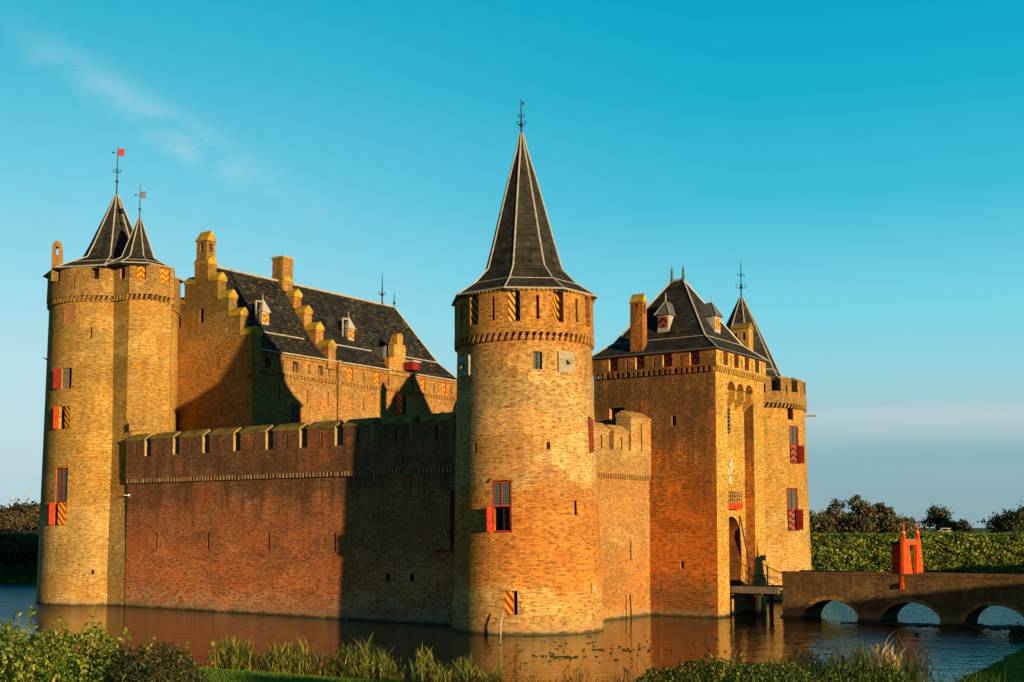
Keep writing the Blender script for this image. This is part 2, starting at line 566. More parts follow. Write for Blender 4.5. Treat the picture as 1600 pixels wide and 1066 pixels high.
def slate(name, c1, c2, lichen=0.0, lcol=(.35, .22, .05), streak=.5, bw=.22, rh=.2):
    m, N, b, o = new_mat(name)
    uvn = N.node('ShaderNodeUVMap')
    geo = N.node('ShaderNodeNewGeometry')
    bt = N.node('ShaderNodeTexBrick')
    N.put(bt.inputs['Vector'], uvn.outputs[0])
    bt.inputs['Scale'].default_value = 1
    bt.inputs['Mortar Size'].default_value = .012
    bt.inputs['Brick Width'].default_value = bw
    bt.inputs['Row Height'].default_value = rh
    bt.inputs['Color1'].default_value = (0, 0, 0, 1)
    bt.inputs['Color2'].default_value = (1, 1, 1, 1)
    bt.inputs['Mortar'].default_value = (0, 0, 0, 1)
    base = N.mix(bt.outputs['Color'], c1, c2)
    n1 = N.noise(N.mapping(uvn.outputs[0], (1.6, .35, 1)), 1.0, 6, .7)
    base = N.mix(1.0, base, N.ramp(n1, [(.3, 1 - streak), (.7, 1 + streak * 1.3)]), 'MULTIPLY')
    rowv = N.noise(N.mapping(uvn.outputs[0], (.5, 3.6, 1)), 1.0, 4, .75)
    base = N.mix(1.0, base, N.ramp(rowv, [(.3, .45), (.5, 1.0), (.7, 1.8)]), 'MULTIPLY')
    n3 = N.noise(geo.outputs['Position'], 1.1, 6, .75)
    base = N.mix(N.math('MULTIPLY', N.smooth(n3, .5, .72), .5), base, (.045, .038, .026))
    if lichen:
        n2 = N.noise(N.mapping(uvn.outputs[0], (2.0, 4.6, 1)), 1.0, 4, .8)
        n4 = N.noise(geo.outputs['Position'], .35, 3, .6)
        base = N.mix(N.math('MULTIPLY', N.math('MULTIPLY', N.smooth(n2, .57, .64), N.smooth(n4, .36, .58)), lichen), base, lcol)
    N.put(b.inputs['Base Color'], base)
    b.inputs['Roughness'].default_value = .8
    b.inputs['Specular IOR Level'].default_value = .08
    bp = N.node('ShaderNodeBump')
    bp.inputs['Distance'].default_value = .04
    bp.inputs['Strength'].default_value = .7
    N.put(bp.inputs['Height'], N.math('SUBTRACT', N.math('MULTIPLY', bt.outputs['Color'], .5), bt.outputs['Fac']))
    N.put(b.inputs['Normal'], bp.outputs[0])
    return m


SLATE = slate('slate_spire', (.016, .0155, .0145), (.031, .0295, .026), .5, (.085, .07, .03))
SLATE_B = slate('slate_hall', (.008, .009, .0095), (.023, .0235, .0225), 1.0, (.24, .14, .035), bw=.42, rh=.26)
LEAD = plain('lead_grey', (.34, .30, .25), .5, 0.0, .3, 4)
LEADD = plain('lead_dark', (.09, .09, .09), .5, 0, .3, 4)
MOSSY = plain('mossy_coping', (.36, .225, .026), .95, 0, .45, 2.2, .1, .03, (.17, .12, .03))
MOSSW = plain('mossy_wall_coping', (.20, .135, .03), .95, 0, .55, 1.6, .1, .03, (.09, .07, .03))
STONE = plain('pale_stone', (.42, .37, .28), .85, 0, .3, 5, .2, .01, (.28, .24, .17))
STONEG = plain('grey_stone', (.27, .23, .17), .85, 0, .3, 6, .2, .01, (.19, .16, .12))
IRON = plain('iron_dark', (.025, .028, .03), .5, .3, .3, 8)
RED = plain('red_paint', (.36, .032, .009), .6, 0, .32, 4.5, .12)
ORANGE = plain('orange_paint', (.56, .062, .005), .6, 0, .3, 5.0, .12, .01, (.36, .05, .01))
REDD = plain('dark_red_paint', (.20, .016, .010), .55, 0, .3, 3, .15)
BRICKRED = plain('brick_red_paint', (.16, .03, .010), .65, 0, .3, 3, .1)
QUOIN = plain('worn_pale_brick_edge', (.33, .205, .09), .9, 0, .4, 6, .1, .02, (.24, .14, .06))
TEETH = plain('weathered_brick_teeth', (.27, .155, .075), .9, 0, .5, 3, .1, .02, (.14, .08, .04))
GOLD = plain('pale_knob', (.55, .34, .16), .4, .3, .2, 4)
DARKW = plain('dark_timber', (.035, .026, .02), .8, 0, .4, 5, .2)
TIMBER = plain('weathered_timber', (.16, .12, .085), .85, 0, .35, 6, .2)
SHADE_DARK = plain('painted_shade', (.008, .007, .006), .95, 0, .2, 2, .05)  # shade as a colour: near-black for openings and slits
WHITEP = plain('white_paint', (.75, .73, .68), .5, 0, .1, 5)
FLAGR = plain('red_flag', (.38, .035, .03), .7, 0, .2, 6)
FLAGG = plain('grey_red_flag', (.16, .12, .13), .7, 0, .4, 9)
PALE = plain('hazed_mast_grey', (.30, .36, .40), .6, 0, .05, .1)  # distance haze put into the colour, close to the sky tone
FEATHER = plain('dark_feathers', (.03, .03, .032), .7, 0, .4, 20)


def stripes(name, ca, cb, freq=3.2, chev=False):
    m, N, b, o = new_mat(name)
    uvn = N.node('ShaderNodeUVMap')
    sep = N.node('ShaderNodeSeparateXYZ')
    N.put(sep.inputs[0], uvn.outputs[0])
    u, v = sep.outputs[0], sep.outputs[1]
    if chev:
        u = N.math('ABSOLUTE', N.math('SUBTRACT', N.math('FRACT', N.math('MULTIPLY', u, 2.0)), .5))
        s = N.math('FRACT', N.math('MULTIPLY', N.math('ADD', v, N.math('MULTIPLY', u, .5)), freq))
    else:
        s = N.math('FRACT', N.math('MULTIPLY', N.math('ADD', v, N.math('MULTIPLY', u, 1.3)), freq))
    geo = N.node('ShaderNodeNewGeometry')
    nz = N.noise(geo.outputs['Position'], 7, 4, .6)
    c = N.mix(N.smooth(s, .47, .53), ca, cb)
    c = N.mix(1.0, c, N.ramp(nz, [(.3, .75), (.7, 1.15)]), 'MULTIPLY')
    N.put(b.inputs['Base Color'], c)
    b.inputs['Roughness'].default_value = .6
    b.inputs['Specular IOR Level'].default_value = .12
    return m


STR_Y = stripes('yellow_dark_stripes', (.58, .25, .012), (.05, .018, .008), 2.6)
STR_YR = stripes('yellow_red_stripes', (.60, .27, .02), (.28, .03, .01), 2.2)
STR_RED = stripes('red_pale_stripes', (.36, .08, .02), (.36, .21, .08), 3.2)
STR_CH = stripes('yellow_red_chevrons', (.60, .26, .015), (.30, .07, .015), 2.6, True)
STR_DK = stripes('red_dark_chevrons', (.30, .05, .015), (.03, .015, .01), 2.4, True)


def glass_mat():
    m, N, b, o = new_mat('leaded_glass')
    uvn = N.node('ShaderNodeUVMap')
    bt = N.node('ShaderNodeTexBrick')
    N.put(bt.inputs['Vector'], uvn.outputs[0])
    bt.offset = 0
    bt.inputs['Scale'].default_value = 1
    bt.inputs['Mortar Size'].default_value = .014
    bt.inputs['Brick Width'].default_value = .11
    bt.inputs['Row Height'].default_value = .13
    c = N.mix(bt.outputs['Fac'], (.02, .035, .038), (.10, .11, .09))
    N.put(b.inputs['Base Color'], c)
    N.put(b.inputs['Roughness'], N.ramp(bt.outputs['Fac'], [(0, .12), (1, .6)]))
    b.inputs['Specular IOR Level'].default_value = .5
    return m


GLASS = glass_mat()


def water_mat():
    m, N, b, o = new_mat('moat_water')
    geo = N.node('ShaderNodeNewGeometry')
    pos = geo.outputs['Position']
    b.inputs['Base Color'].default_value = (.012, .014, .010, 1)
    b.inputs['IOR'].default_value = 1.33
    b.inputs['Specular IOR Level'].default_value = .38
    n1 = N.noise(N.mapping(pos, (1, 1.6, 1)), 1.5, 3, .5)
    n2 = N.noise(N.mapping(pos, (1, 1.4, 1), (5, 3, 0)), .32, 3, .5)
    sep = N.node('ShaderNodeSeparateXYZ')
    N.put(sep.inputs[0], pos)
    # the water under the walls is sheltered; the open moat to either side is breezier
    cx_ = N.math('MULTIPLY', N.smooth(sep.outputs[0], -30, -22), N.math('SUBTRACT', 1, N.smooth(sep.outputs[0], 12, 19)))
    calm = N.math('MULTIPLY', cx_, N.math('SUBTRACT', 1, N.smooth(sep.outputs[1], 74, 84)))
    breeze = N.math('ADD', 1.5, N.math('MULTIPLY', N.math('SUBTRACT', 1, N.smooth(sep.outputs[0], -30, -22)), 4.5))
    amp = N.math('ADD', N.math('MULTIPLY', N.math('SUBTRACT', 1, calm), breeze), .6)
    N.put(b.inputs['Roughness'], N.math('ADD', .04, N.math('MULTIPLY', N.math('SUBTRACT', 1, N.smooth(sep.outputs[0], -30, -23)), .30)))
    h = N.math('MULTIPLY', N.math('ADD', n1, N.math('MULTIPLY', n2, 1.2)), amp)
    bp = N.node('ShaderNodeBump')
    bp.inputs['Strength'].default_value = .5
    bp.inputs['Distance'].default_value = .12
    N.put(bp.inputs['Height'], h)
    N.put(b.inputs['Normal'], bp.outputs[0])
    return m


def ground_mat():
    m, N, b, o = new_mat('grassland')
    geo = N.node('ShaderNodeNewGeometry')
    pos = geo.outputs['Position']
    sep = N.node('ShaderNodeSeparateXYZ')
    N.put(sep.inputs[0], pos)
    n1 = N.noise(pos, .5, 6, .65)
    n2 = N.noise(pos, 6.0, 4, .7)
    g = N.ramp(n1, [(.3, (.045, .10, .010)), (.55, (.07, .16, .012)), (.75, (.11, .17, .02))])
    g = N.mix(1.0, g, N.ramp(n2, [(.3, .6), (.7, 1.35)]), 'MULTIPLY')
    far = N.ramp(N.noise(N.mapping(pos, (.02, .06, 1)), 1, 4), [(.35, (.09, .13, .02)), (.65, (.15, .14, .045))])
    g = N.mix(N.smooth(sep.outputs[1], 150, 200), g, far)
    mud = N.math('SUBTRACT', 1, N.smooth(N.math('ADD', sep.outputs[2], N.math('MULTIPLY', N.math('SUBTRACT', n1, .5), .12)), .02, .09))
    g = N.mix(mud, g, (.035, .028, .016))
    N.put(b.inputs['Base Color'], g)
    b.inputs['Roughness'].default_value = .95
    b.inputs['Specular IOR Level'].default_value = .05
    bp = N.node('ShaderNodeBump')
    bp.inputs['Distance'].default_value = .08
    N.put(bp.inputs['Height'], n2)
    N.put(b.inputs['Normal'], bp.outputs[0])
    return m


def leaf_mat(name, stops, trans=.35, rough=.55, clump=0.0):
    m, N, b, o = new_mat(name)
    geo = N.node('ShaderNodeNewGeometry')
    c = N.ramp(geo.outputs['Random Per Island'], stops)
    if clump:
        nz = N.noise(geo.outputs['Position'], clump, 4, .6)
        c = N.mix(1.0, c, N.ramp(nz, [(.35, .35), (.65, 1.8)]), 'MULTIPLY')
    N.put(b.inputs['Base Color'], c)
    b.inputs['Roughness'].default_value = rough
    b.inputs['Specular IOR Level'].default_value = .25
    tr = N.node('ShaderNodeBsdfTranslucent')
    N.put(tr.inputs[0], c)
    mx = N.node('ShaderNodeMixShader')
    mx.inputs[0].default_value = trans
    N.t.links.new(b.outputs[0], mx.inputs[1])
    N.t.links.new(tr.outputs[0], mx.inputs[2])
    N.t.links.new(mx.outputs[0], o.inputs[0])
    return m


WATER = water_mat()
GROUND = ground_mat()
LEAF_HEDGE = leaf_mat('hedge_leaves', [(0, (.025, .05, .005)), (.35, (.09, .15, .010)), (.7, (.19, .25, .015)), (1, (.36, .32, .03))])
LEAF_RED = leaf_mat('hedge_old_leaves', [(0, (.02, .03, .01)), (.5, (.05, .065, .015)), (.8, (.08, .06, .025)), (1, (.16, .18, .02))])
LEAF_LOW = leaf_mat('low_hedge_leaves', [(0, (.02, .045, .006)), (.6, (.06, .11, .010)), (1, (.16, .17, .02))])
LEAF_DIKE = leaf_mat('dike_plants', [(0, (.012, .035, .006)), (.5, (.06, .11, .010)), (.8, (.19, .21, .016)), (1, (.42, .28, .03))], .2, .7, .45)
LEAF_TREE = leaf_mat('autumn_tree_leaves', [(0, (.03, .034, .014)), (.5, (.085, .075, .03)), (1, (.17, .12, .052))], .25, .8, .2)
LEAF_TREEG = leaf_mat('green_tree_leaves', [(0, (.022, .03, .014)), (.6, (.05, .06, .025)), (1, (.11, .10, .05))], .25, .8, .2)
LEAF_DARK = leaf_mat('shore_tree_leaves', [(0, (.02, .024, .010)), (.5, (.055, .045, .02)), (1, (.12, .08, .04))], .25, .8, .2)
REED_M = leaf_mat('reed_leaves', [(0, (.035, .065, .012)), (.45, (.12, .16, .02)), (.8, (.28, .25, .03)), (1, (.42, .26, .06))], .3)
REED_D = leaf_mat('dark_reed_leaves', [(0, (.03, .03, .012)), (.6, (.06, .05, .02)), (1, (.13, .09, .035))], .3)
REED_DRY = leaf_mat('dry_reed_leaves', [(0, (.30, .19, .08)), (.6, (.45, .31, .15)), (1, (.55, .42, .24))], .3)
GRASS_M = leaf_mat('grass_blades', [(0, (.05, .12, .012)), (.6, (.10, .21, .016)), (1, (.18, .25, .03))], .35)
PAD_M = leaf_mat('lily_pads', [(0, (.008, .018, .006)), (.7, (.018, .035, .010)), (1, (.05, .05, .015))], .05)
BARK = plain('bark', (.07, .05, .035), .95, 0, .4, 8, .1)

# ------------------------------------------------------------------ ground, moat, water
SHORE = [(0, 38.2), (8, 37.2), (13.5, 39.2), (18, 46.5), (22.6, 54.8), (26, 61), (34, 75), (46, 95), (56, 112), (30, 113), (0, 112), (-30, 111),
         (-50, 111), (-75, 112), (-90, 100), (-80, 80), (-50, 60), (-28, 50), (-10.5, 43.2), (-4, 39.6)]


def shore_dist(X, Y):
    """signed distance to the moat outline, negative over water (arrays)"""
    P = np.array(SHORE, float)
    d = np.full(X.shape, 1e9)
    ins = np.zeros(X.shape, bool)
    for i in range(len(P)):
        a, b = P[i], P[(i + 1) % len(P)]
        e = b - a
        t = np.clip(((X - a[0]) * e[0] + (Y - a[1]) * e[1]) / (e @ e), 0, 1)
        d = np.minimum(d, np.hypot(X - a[0] - t * e[0], Y - a[1] - t * e[1]))
        c = ((a[1] > Y) != (b[1] > Y))
        xi = a[0] + (Y - a[1]) * e[0] / (e[1] if e[1] else 1e-9)
        ins ^= c & (X < xi)
    return np.where(ins, -d, d)


def sst(v, a, b):
    t = np.clip((v - a) / (b - a), 0, 1)
    return t * t * (3 - 2 * t)


def ground_h(X, Y):
    X = np.asarray(X, float)
    Y = np.asarray(Y, float)
    d = shore_dist(X, Y)
    near = .1 + .12 * sst(d, 0, 1.5) + 3.0 * sst(d, 0, 40)
    rightb = .1 + .2 * sst(d, 0, 1.5) + 4.9 * sst(d, 1, 22)
    far = .1 + .5 * sst(d, 0, 1.5) + 3.5 * sst(d, .5, 13)
    wf = sst(Y, 80, 98)
    wr = sst(X, 26, 45) * (1 - wf)
    h = near * (1 - wf) * (1 - wr) + rightb * wr + far * wf
    h = h + .05 * np.sin(X * .9 + 1.3 * np.sin(Y * .5)) * np.cos(Y * .8) * sst(d, .5, 6)
    return np.where(d < 0, np.maximum(-1.6, .1 + d * .9), h)


def make_ground():
    def coords(lo, hi, c0, c1, step):
        v = list(np.arange(c0, c1 + .01, step))
        s = step
        x = c1
        while x < hi:
            s *= 1.35
            x += s
            v.append(x)
        s = step
        x = c0
        while x > lo:
            s *= 1.35
            x -= s
            v.insert(0, x)
        return np.array(v)
    xs = coords(-5000, 5000, -60, 70, 1.25)
    ys = coords(-5000, 7000, -2, 150, 1.25)
    X, Y = np.meshgrid(xs, ys)
    Z = ground_h(X, Y)
    nx, ny = len(xs), len(ys)
    verts = np.stack([X.ravel(), Y.ravel(), Z.ravel()], 1)
    i = np.arange(nx * ny).reshape(ny, nx)
    faces = np.stack([i[:-1, :-1].ravel(), i[:-1, 1:].ravel(), i[1:, 1:].ravel(), i[1:, :-1].ravel()], 1)
    me = bpy.data.meshes.new('ground')
    me.from_pydata(verts.tolist(), [], faces.tolist())
    me.polygons.foreach_set('use_smooth', [True] * len(me.polygons))
    me.materials.append(GROUND)
    o = bpy.data.objects.new('ground', me)
    COL.objects.link(o)
    o['kind'] = 'structure'


make_ground()
wm = MB().add([(-130, 20, 0), (110, 20, 0), (110, 140, 0), (-130, 140, 0)], [(0, 1, 2, 3)])
structure(wm, 'water', WATER)


# ------------------------------------------------------------------ building blocks for the castle
def spire(parent, cx, cy, prof, a0, n=8, mat=SLATE, hip_r=.06, name='roof', eave=True):
    """octagonal roof with lead hips; prof = [(r, z)...] from eave to tip"""
    mb = MB()
    rings = [[(cx + r * math.cos(a0 + 2 * math.pi * i / n), cy + r * math.sin(a0 + 2 * math.pi * i / n), z) for i in range(n)] for r, z in prof]
    mb.loft([[(cx + (prof[0][0] - .25) * math.cos(a0 + 2 * math.pi * i / n), cy + (prof[0][0] - .25) * math.sin(a0 + 2 * math.pi * i / n), prof[0][1] - .16) for i in range(n)]] + rings)
    rf = build(mb, name, mat, parent)
    hb = MB()
    for i in range(n):
        for k in range(len(rings) - 1):
            hb.tube(rings[k][i], rings[k + 1][i], hip_r, hip_r * (.6 if k == len(rings) - 2 else 1), 5)
        hb.tube(rings[1][i], rings[1][(i + 1) % n], hip_r * .6, hip_r * .6, 5)
        if eave:
            hb.tube(rings[0][i], rings[0][(i + 1) % n], hip_r * 1.0, hip_r * 1.0, 5)
    build(hb, 'lead_hip', LEAD, rf)
    return rf


def finial(parent, cx, cy, z0, z1, r=.06, scroll=(), flag=None, arrow=False, name='finial'):
    mb = MB()
    mb.lathe(cx, cy, [(r * 2.6, z0 - .5), (r * 1.7, z0 - .1), (r * 2.0, z0), (r * 1.1, z0 + .12), (r * .8, z0 + (z1 - z0) * .5), (r * .4, z1)], 8)
    mb.ball((cx, cy, z0 + (z1 - z0) * .3), r * 2.2, 8)
    rt = Vector((EX.dot(Vector((1, 0, 0))), EY.dot(Vector((1, 0, 0))), 0))
    for z, s in scroll:
        for ax in (rt, Vector((-rt.y, rt.x, 0))):
            for sg in (-1, 1):
                c = Vector((cx, cy, z))
                pts = [c, c + ax * sg * s * .6 + Vector((0, 0, -s * .25)), c + ax * sg * s + Vector((0, 0, s * .15)), c + ax * sg * s * .85 + Vector((0, 0, s * .5)), c + ax * sg * s * .5 + Vector((0, 0, s * .4))]
                mb.path(pts, r * .38, 5)
    f = build(mb, name, IRON, parent)
    if flag:
        fm = MB()
        w, h, zz, mat = flag
        fm.add([Vector((cx, cy, zz)) + rt * a + Vector((-rt.y, rt.x, 0)) * d + Vector((0, 0, b)) for d in (-.012, .012) for a, b in ((.04, 0), (w, 0.02), (w * .86, h * .5), (w, h), (.04, h))],
               [(0, 1, 2, 3, 4), (9, 8, 7, 6, 5), (0, 5, 6, 1), (1, 6, 7, 2), (2, 7, 8, 3), (3, 8, 9, 4), (4, 9, 5, 0)])
        build(fm, 'flag', mat, f)
    if arrow:
        am = MB()
        zz = flag[2] + flag[1] * .4
        am.tube(Vector((cx, cy, zz)), Vector((cx, cy, zz + .05)) - rt * arrow, r * .3, r * .3, 5)
        am.tube(Vector((cx, cy, zz + .05)) - rt * arrow, Vector((cx, cy, zz + .06)) - rt * (arrow + .18), r * 1.5, .005, 5)
        build(am, 'pointer', IRON, f)
    return f


def leaf_board(parent, F, hinge, w, z0, z1, ang, mat, name='shutter', d=0.02, th=.05):
    """a shutter leaf hinged on a vertical jamb"""
    mb = MB().fbox(F, hinge, hinge + w, d, d + th, z0, z1, ang, (hinge, d))
    o = build(mb, name, mat, parent)
    return o


def window_frame(parent, F, a0, a1, z0, z1, d=-.14, mat=RED, mull=1, trans=(), bar=.06, glass=True, arch=False):
    mb = MB()
    mb.fbox(F, a0, a0 + bar, d, d + .09, z0, z1)
    mb.fbox(F, a1 - bar, a1, d, d + .09, z0, z1)
    mb.fbox(F, a0 + bar, a1 - bar, d, d + .09, z0, z0 + bar)
    mb.fbox(F, a0 + bar, a1 - bar, d, d + .09, z1 - bar, z1)
    for k in range(mull):
        m = a0 + (a1 - a0) * (k + 1) / (mull + 1)
        mb.fbox(F, m - bar * .4, m + bar * .4, d + .003, d + .087, z0 + bar, z1 - bar)
    for t in trans:
        mb.fbox(F, a0 + bar, a1 - bar, d - .003, d + .095, t - bar * .5, t + bar * .5)
    w = build(mb, 'window', mat, parent)
    if glass:
        g = MB().fbox(F, a0 + bar * .5, a1 - bar * .5, d + .02, d + .04, z0 + bar * .5, z1 - bar * .5)
        build(g, 'pane', GLASS, w)
    return w


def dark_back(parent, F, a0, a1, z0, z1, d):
    """near-black plate standing in for the shade inside an opening"""
    build(MB().fbox(F, a0, a1, d - .03, d, z0, z1), 'shade_plate', SHADE_DARK, parent)


def teeth_round(parent, cx, cy, r, z0, z1, n, w=.17, d=.16, mat=B_TOPS, name='corbel_trim', tilt=True):
    mb = MB()
    for i in range(n):
        a = 2 * math.pi * i / n
        nrm = Vector((math.cos(a), math.sin(a), 0))
        t = Vector((-nrm.y, nrm.x, 0))
        F = (Vector((cx, cy, 0)) + nrm * r, t, nrm)
        if tilt:
            mb.fprism(F, [(-w * .9, z0), (-w * .05, z0), (w * .9, z1), (w * .05, z1)], -.1, d)
        else:
            mb.fbox(F, -w / 2, w / 2, -.1, d, z0, z1)
    return build(mb, name, mat, parent)


def teeth_line(parent, F, a0, a1, z0, z1, step=.3, w=.15, d=.13, mat=B_TOPS, name='corbel_trim', tilt=False):
    mb = MB()
    n = int((a1 - a0) / step)
    for i in range(n):
        a = a0 + (i + .5 + random.Random(i * 7 + 3).uniform(-.12, .12)) * (a1 - a0) / n
        if tilt:
            mb.fprism(F, [(a - w * .9, z0), (a - w * .05, z0), (a + w * .9, z1), (a + w * .05, z1)], -.1, d)
        else:
            mb.fbox(F, a - w / 2, a + w / 2, -.1, d, z0, z1)
    return build(mb, name, mat, parent)


# ================================================================== CENTRE ROUND TOWER
def centre_tower():
    T = thing('round_tower', 'round brick corner tower with tall eight sided slate spire nearest the viewer', 'tower')
    r = lambda z: 3.66 - .026 * z if z < 13.6 else 3.46
    prof = [(3.70, -1.2), (3.66, 0), (3.66 - .026 * 6, 6), (3.66 - .026 * 13.5, 13.9)]
    wall = MB().lathe(0, 0, prof, 72)
    cut = MB()

    def hole(ang, zc, w, h, depth=1.2):
        F = frame_dir(0, 0, ang, r(zc))
        cut.fbox(F, -w / 2, w / 2, -depth, .5, zc - h / 2, zc + h / 2)
        return F
    Fw = hole(-19.3, 5.9, .98, 2.42, .9)
    Fb = hole(10.8, 12.7, .42, .85, .7)
    Fs = hole(-12.3, 1.48, .62, 1.1, .35)
    Fr = hole(67, 9.3, .62, 1.75, .6)
    for a, z, w, h in ((18, 8.7, .18, .36), (-43.6, 8.68, .18, .45), (41, 5.8, .15, .68), (-60, 5.6, .15, .6), (120, 6, .15, .6)):
        hole(a, z, w, h, 1.4)
    sh = build(wall, 'wall', B_TOWER, T, ('cyl', 0, 0, 3.5), cut, True)
    # parapet storey
    par = MB().lathe(0, 0, [(3.38, 14.03), (3.45, 14.05), (3.44, 14.4), (3.42, 16.12)], 80)
    pc = MB()
    for k in range(10):
        F = frame_dir(0, 0, -7.6 + 36 * k, 3.45)
        pc.fbox(F, -.29, .29, -.75, .4, 14.55, 15.98)
        F2 = frame_dir(0, 0, 11.2 + 36 * k, 3.45)
        pc.fbox(F2, -.075, .075, -1.3, .4, 14.65, 15.78)
    p = build(par, 'parapet', B_TOPS, T, ('cyl', 0, 0, 3.45), pc, True)
    teeth_round(T, 0, 0, 3.33, 13.68, 14.04, 66, .17, .12, B_TOPS)
    fr = MB()
    for k in range(96):
        F = frame_dir(0, 0, 3.75 * k, 3.44)
        fr.fbox(F, -.05, .05, -.05, .06, 15.99, 16.10)
    fr.lathe(0, 0, [(3.30, 16.06), (3.452, 16.06), (3.452, 16.11), (3.30, 16.11)], 72)
    build(fr, 'eave_trim', B_TOPS, T)
    for k in (-2, -1, 0, 1, 2, 3):
        F = frame_dir(0, 0, -7.6 + 36 * k, 3.45)
        leaf_board(T, F, -.285, .36, 14.56, 15.96, R(-34), STR_Y, 'shutter', -.10, .03)
        mb = MB().fbox(F, -.06, .285, -.30, -.27, 14.56, 15.96, R(34), (.285, -.10))
        build(mb, 'shutter', STR_Y, T)
    # roof
    spire(T, 0, 0, [(3.72, 16.12), (2.72, 16.78), (1.98, 17.55), (1.60, 18.9), (1.19, 20.5), (.73, 22.2), (.27, 23.75), (.10, 24.6)], R(55.5) * 0 + math.atan2(CAML.y, CAML.x) + R(-14), 8, SLATE, .044)
    finial(T, 0, 0, 24.45, 26.35, .05, ((25.1, .24), (25.5, .17)), (.16, .16, 26.05, IRON), False, 'weather_vane')
    # big window with half open shutter
    d = -.16
    w = window_frame(T, Fw, -.485, .485, 5.9, 7.06, d, RED, 1)
    mb = MB()
    mb.fbox(Fw, -.485, -.40, d, d + .10, 4.72, 5.895)
    mb.fbox(Fw, .40, .485, d, d + .10, 4.72, 5.895)
    mb.fbox(Fw, -.40, .40, d, d + .10, 4.72, 4.79)
    build(mb, 'window_frame', RED, T)
    dark_back(T, Fw, -.48, .48, 4.72, 5.9, -.5)
    leaf_board(T, Fw, -.47, .36, 4.75, 5.88, R(108), RED, 'shutter', .0, .05)
    leaf_board(T, Fw, .40, -.40, 4.8, 5.85, R(-2), DARKW, 'shutter', -.32, .04)
    # barred window
    window_frame(T, Fb, -.205, .205, 12.28, 13.12, -.2, IRON, 1, (12.5, 12.7, 12.9), .03)
    # striped shutter near the water
    build(MB().fbox(Fs, -.3, .14, -.10, -.05, .95, 2.0), 'shutter', STR_YR, T)
    dark_back(T, Fs, -.3, .3, .94, 2.02, -.3)
    # red door leaf on the right flank
    leaf_board(T, Fr, -.28, .52, 8.5, 10.1, R(6), BRICKRED, 'shutter', -.05, .06)
    dark_back(T, Fr, -.3, .3, 8.44, 10.16, -.5)
    # sundials
    for a, name in ((36, 'sundial'), (-59, 'sundial')):
        F = frame_dir(0, 0, a, r(12.7))
        o = build(MB().fbox(F, -.48, .48, -.2, .07, 12.2, 13.17), name, STONEG, T)
        g = MB().fprism((F[0], F[2], -F[1]), [(.07, 12.82), (.34, 12.55), (.07, 12.55)], -.012, .012)
        for q in range(7):
            aa = R(-75 + q * 25)
            p0 = F[0] + F[1] * (.10 * math.sin(aa)) + F[2] * .075 + Vector((0, 0, 12.85 - .10 * math.cos(aa)))
            p1 = F[0] + F[1] * (.40 * math.sin(aa)) + F[2] * .075 + Vector((0, 0, 12.85 - .40 * math.cos(aa)))
            g.tube(p0, p1, .008, .008, 4)
        build(g, 'gnomon', IRON, o)
    # little arched relief
    F = frame_dir(0, 0, 58.6, r(2.1))
    poly = [(-.2, 1.75), (.2, 1.75)] + [(.2 * math.cos(t), 2.1 + .22 * math.sin(t)) for t in np.linspace(0, math.pi, 9)]
    o = build(MB().fprism(F, poly, -.2, .05), 'relief', B_GATEF, T)
    build(MB().fbox(F, -.14, -.08, .05, .09, 1.78, 2.05).fbox(F, .08, .14, .05, .09, 1.78, 2.05).fbox(F, -.14, .14, .05, .085, 2.05, 2.1), 'relief_mark', STONE, o)
    # brick arch over the window
    F = frame_dir(0, 0, -19.3, r(7.2))
    arc = [(.62 * math.cos(t), 7.02 + .30 * math.sin(t)) for t in np.linspace(0, math.pi, 11)]
    arc2 = [(.52 * math.cos(t), 7.02 + .13 * math.sin(t)) for t in np.linspace(math.pi, 0, 11)]
    build(MB().fprism(F, arc + arc2, -.2, .03), 'window_arch', B_TOPS, T)
    # slight settlement lean
    T.rotation_euler = (Matrix.Rotation(-.0125, 3, 'Y') @ Matrix.Rotation(TH, 3, 'Z')).to_euler()
    return T


centre_tower()


# ================================================================== CURTAIN WALLS
def merlon(parent, F, a0, a1, zb, zt, th, mat, cop, slit=True, mname='merlon', front=.0, slope=.40, quoin=None):
    prof_front = front
    mb = MB()
    mb.fprism(F, [(a0, zb), (a1, zb), (a1, zt - slope), (a0, zt - slope)], prof_front - th, prof_front)
    c = MB()
    if slit:
        m = (a0 + a1) / 2 + .05
        c.fbox(F, m - .06, m + .06, prof_front - th - .3, prof_front + .2, zb - .08 + .12, zt - slope - .28)
    o = build(mb, mname, mat, parent, ('box',), c, False, .018)
    if slit:
        build(MB().fbox(F, m - .06, m + .06, front - .06, front - .03, zb + .04, zt - slope - .28), 'shade_plate', SHADE_DARK, o)  # near-black strip fills the merlon slit in place of shade
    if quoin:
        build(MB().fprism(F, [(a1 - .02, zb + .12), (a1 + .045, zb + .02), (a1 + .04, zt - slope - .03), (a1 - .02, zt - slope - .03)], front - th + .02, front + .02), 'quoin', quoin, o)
    cp = MB()
    O, t, n = F
    pts = []
    for a in (a0 - .03, a1 + .03):
        for d, z in ((prof_front + .05, zt - slope - .04), (prof_front + .05, zt - slope + .03), (prof_front - th * .62, zt), (prof_front - th - .05, zt - slope * .6), (prof_front - th - .05, zt - slope - .04)):
            p = O + t * a + n * d
            pts.append((p.x, p.y, z))
    cp.add(pts, [(0, 1, 2, 3, 4), (9, 8, 7, 6, 5), (0, 5, 6, 1), (1, 6, 7, 2), (2, 7, 8, 3), (3, 8, 9, 4), (4, 9, 5, 0)])
    build(cp, 'coping', cop, o, ('box',), None, False, .03)
    return o


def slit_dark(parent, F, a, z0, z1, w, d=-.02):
    build(MB().fbox(F, a - w / 2, a + w / 2, d - .03, d, z0, z1), 'shade_plate', SHADE_DARK, parent)  # near-black strip just inside the slit stands in for its shade


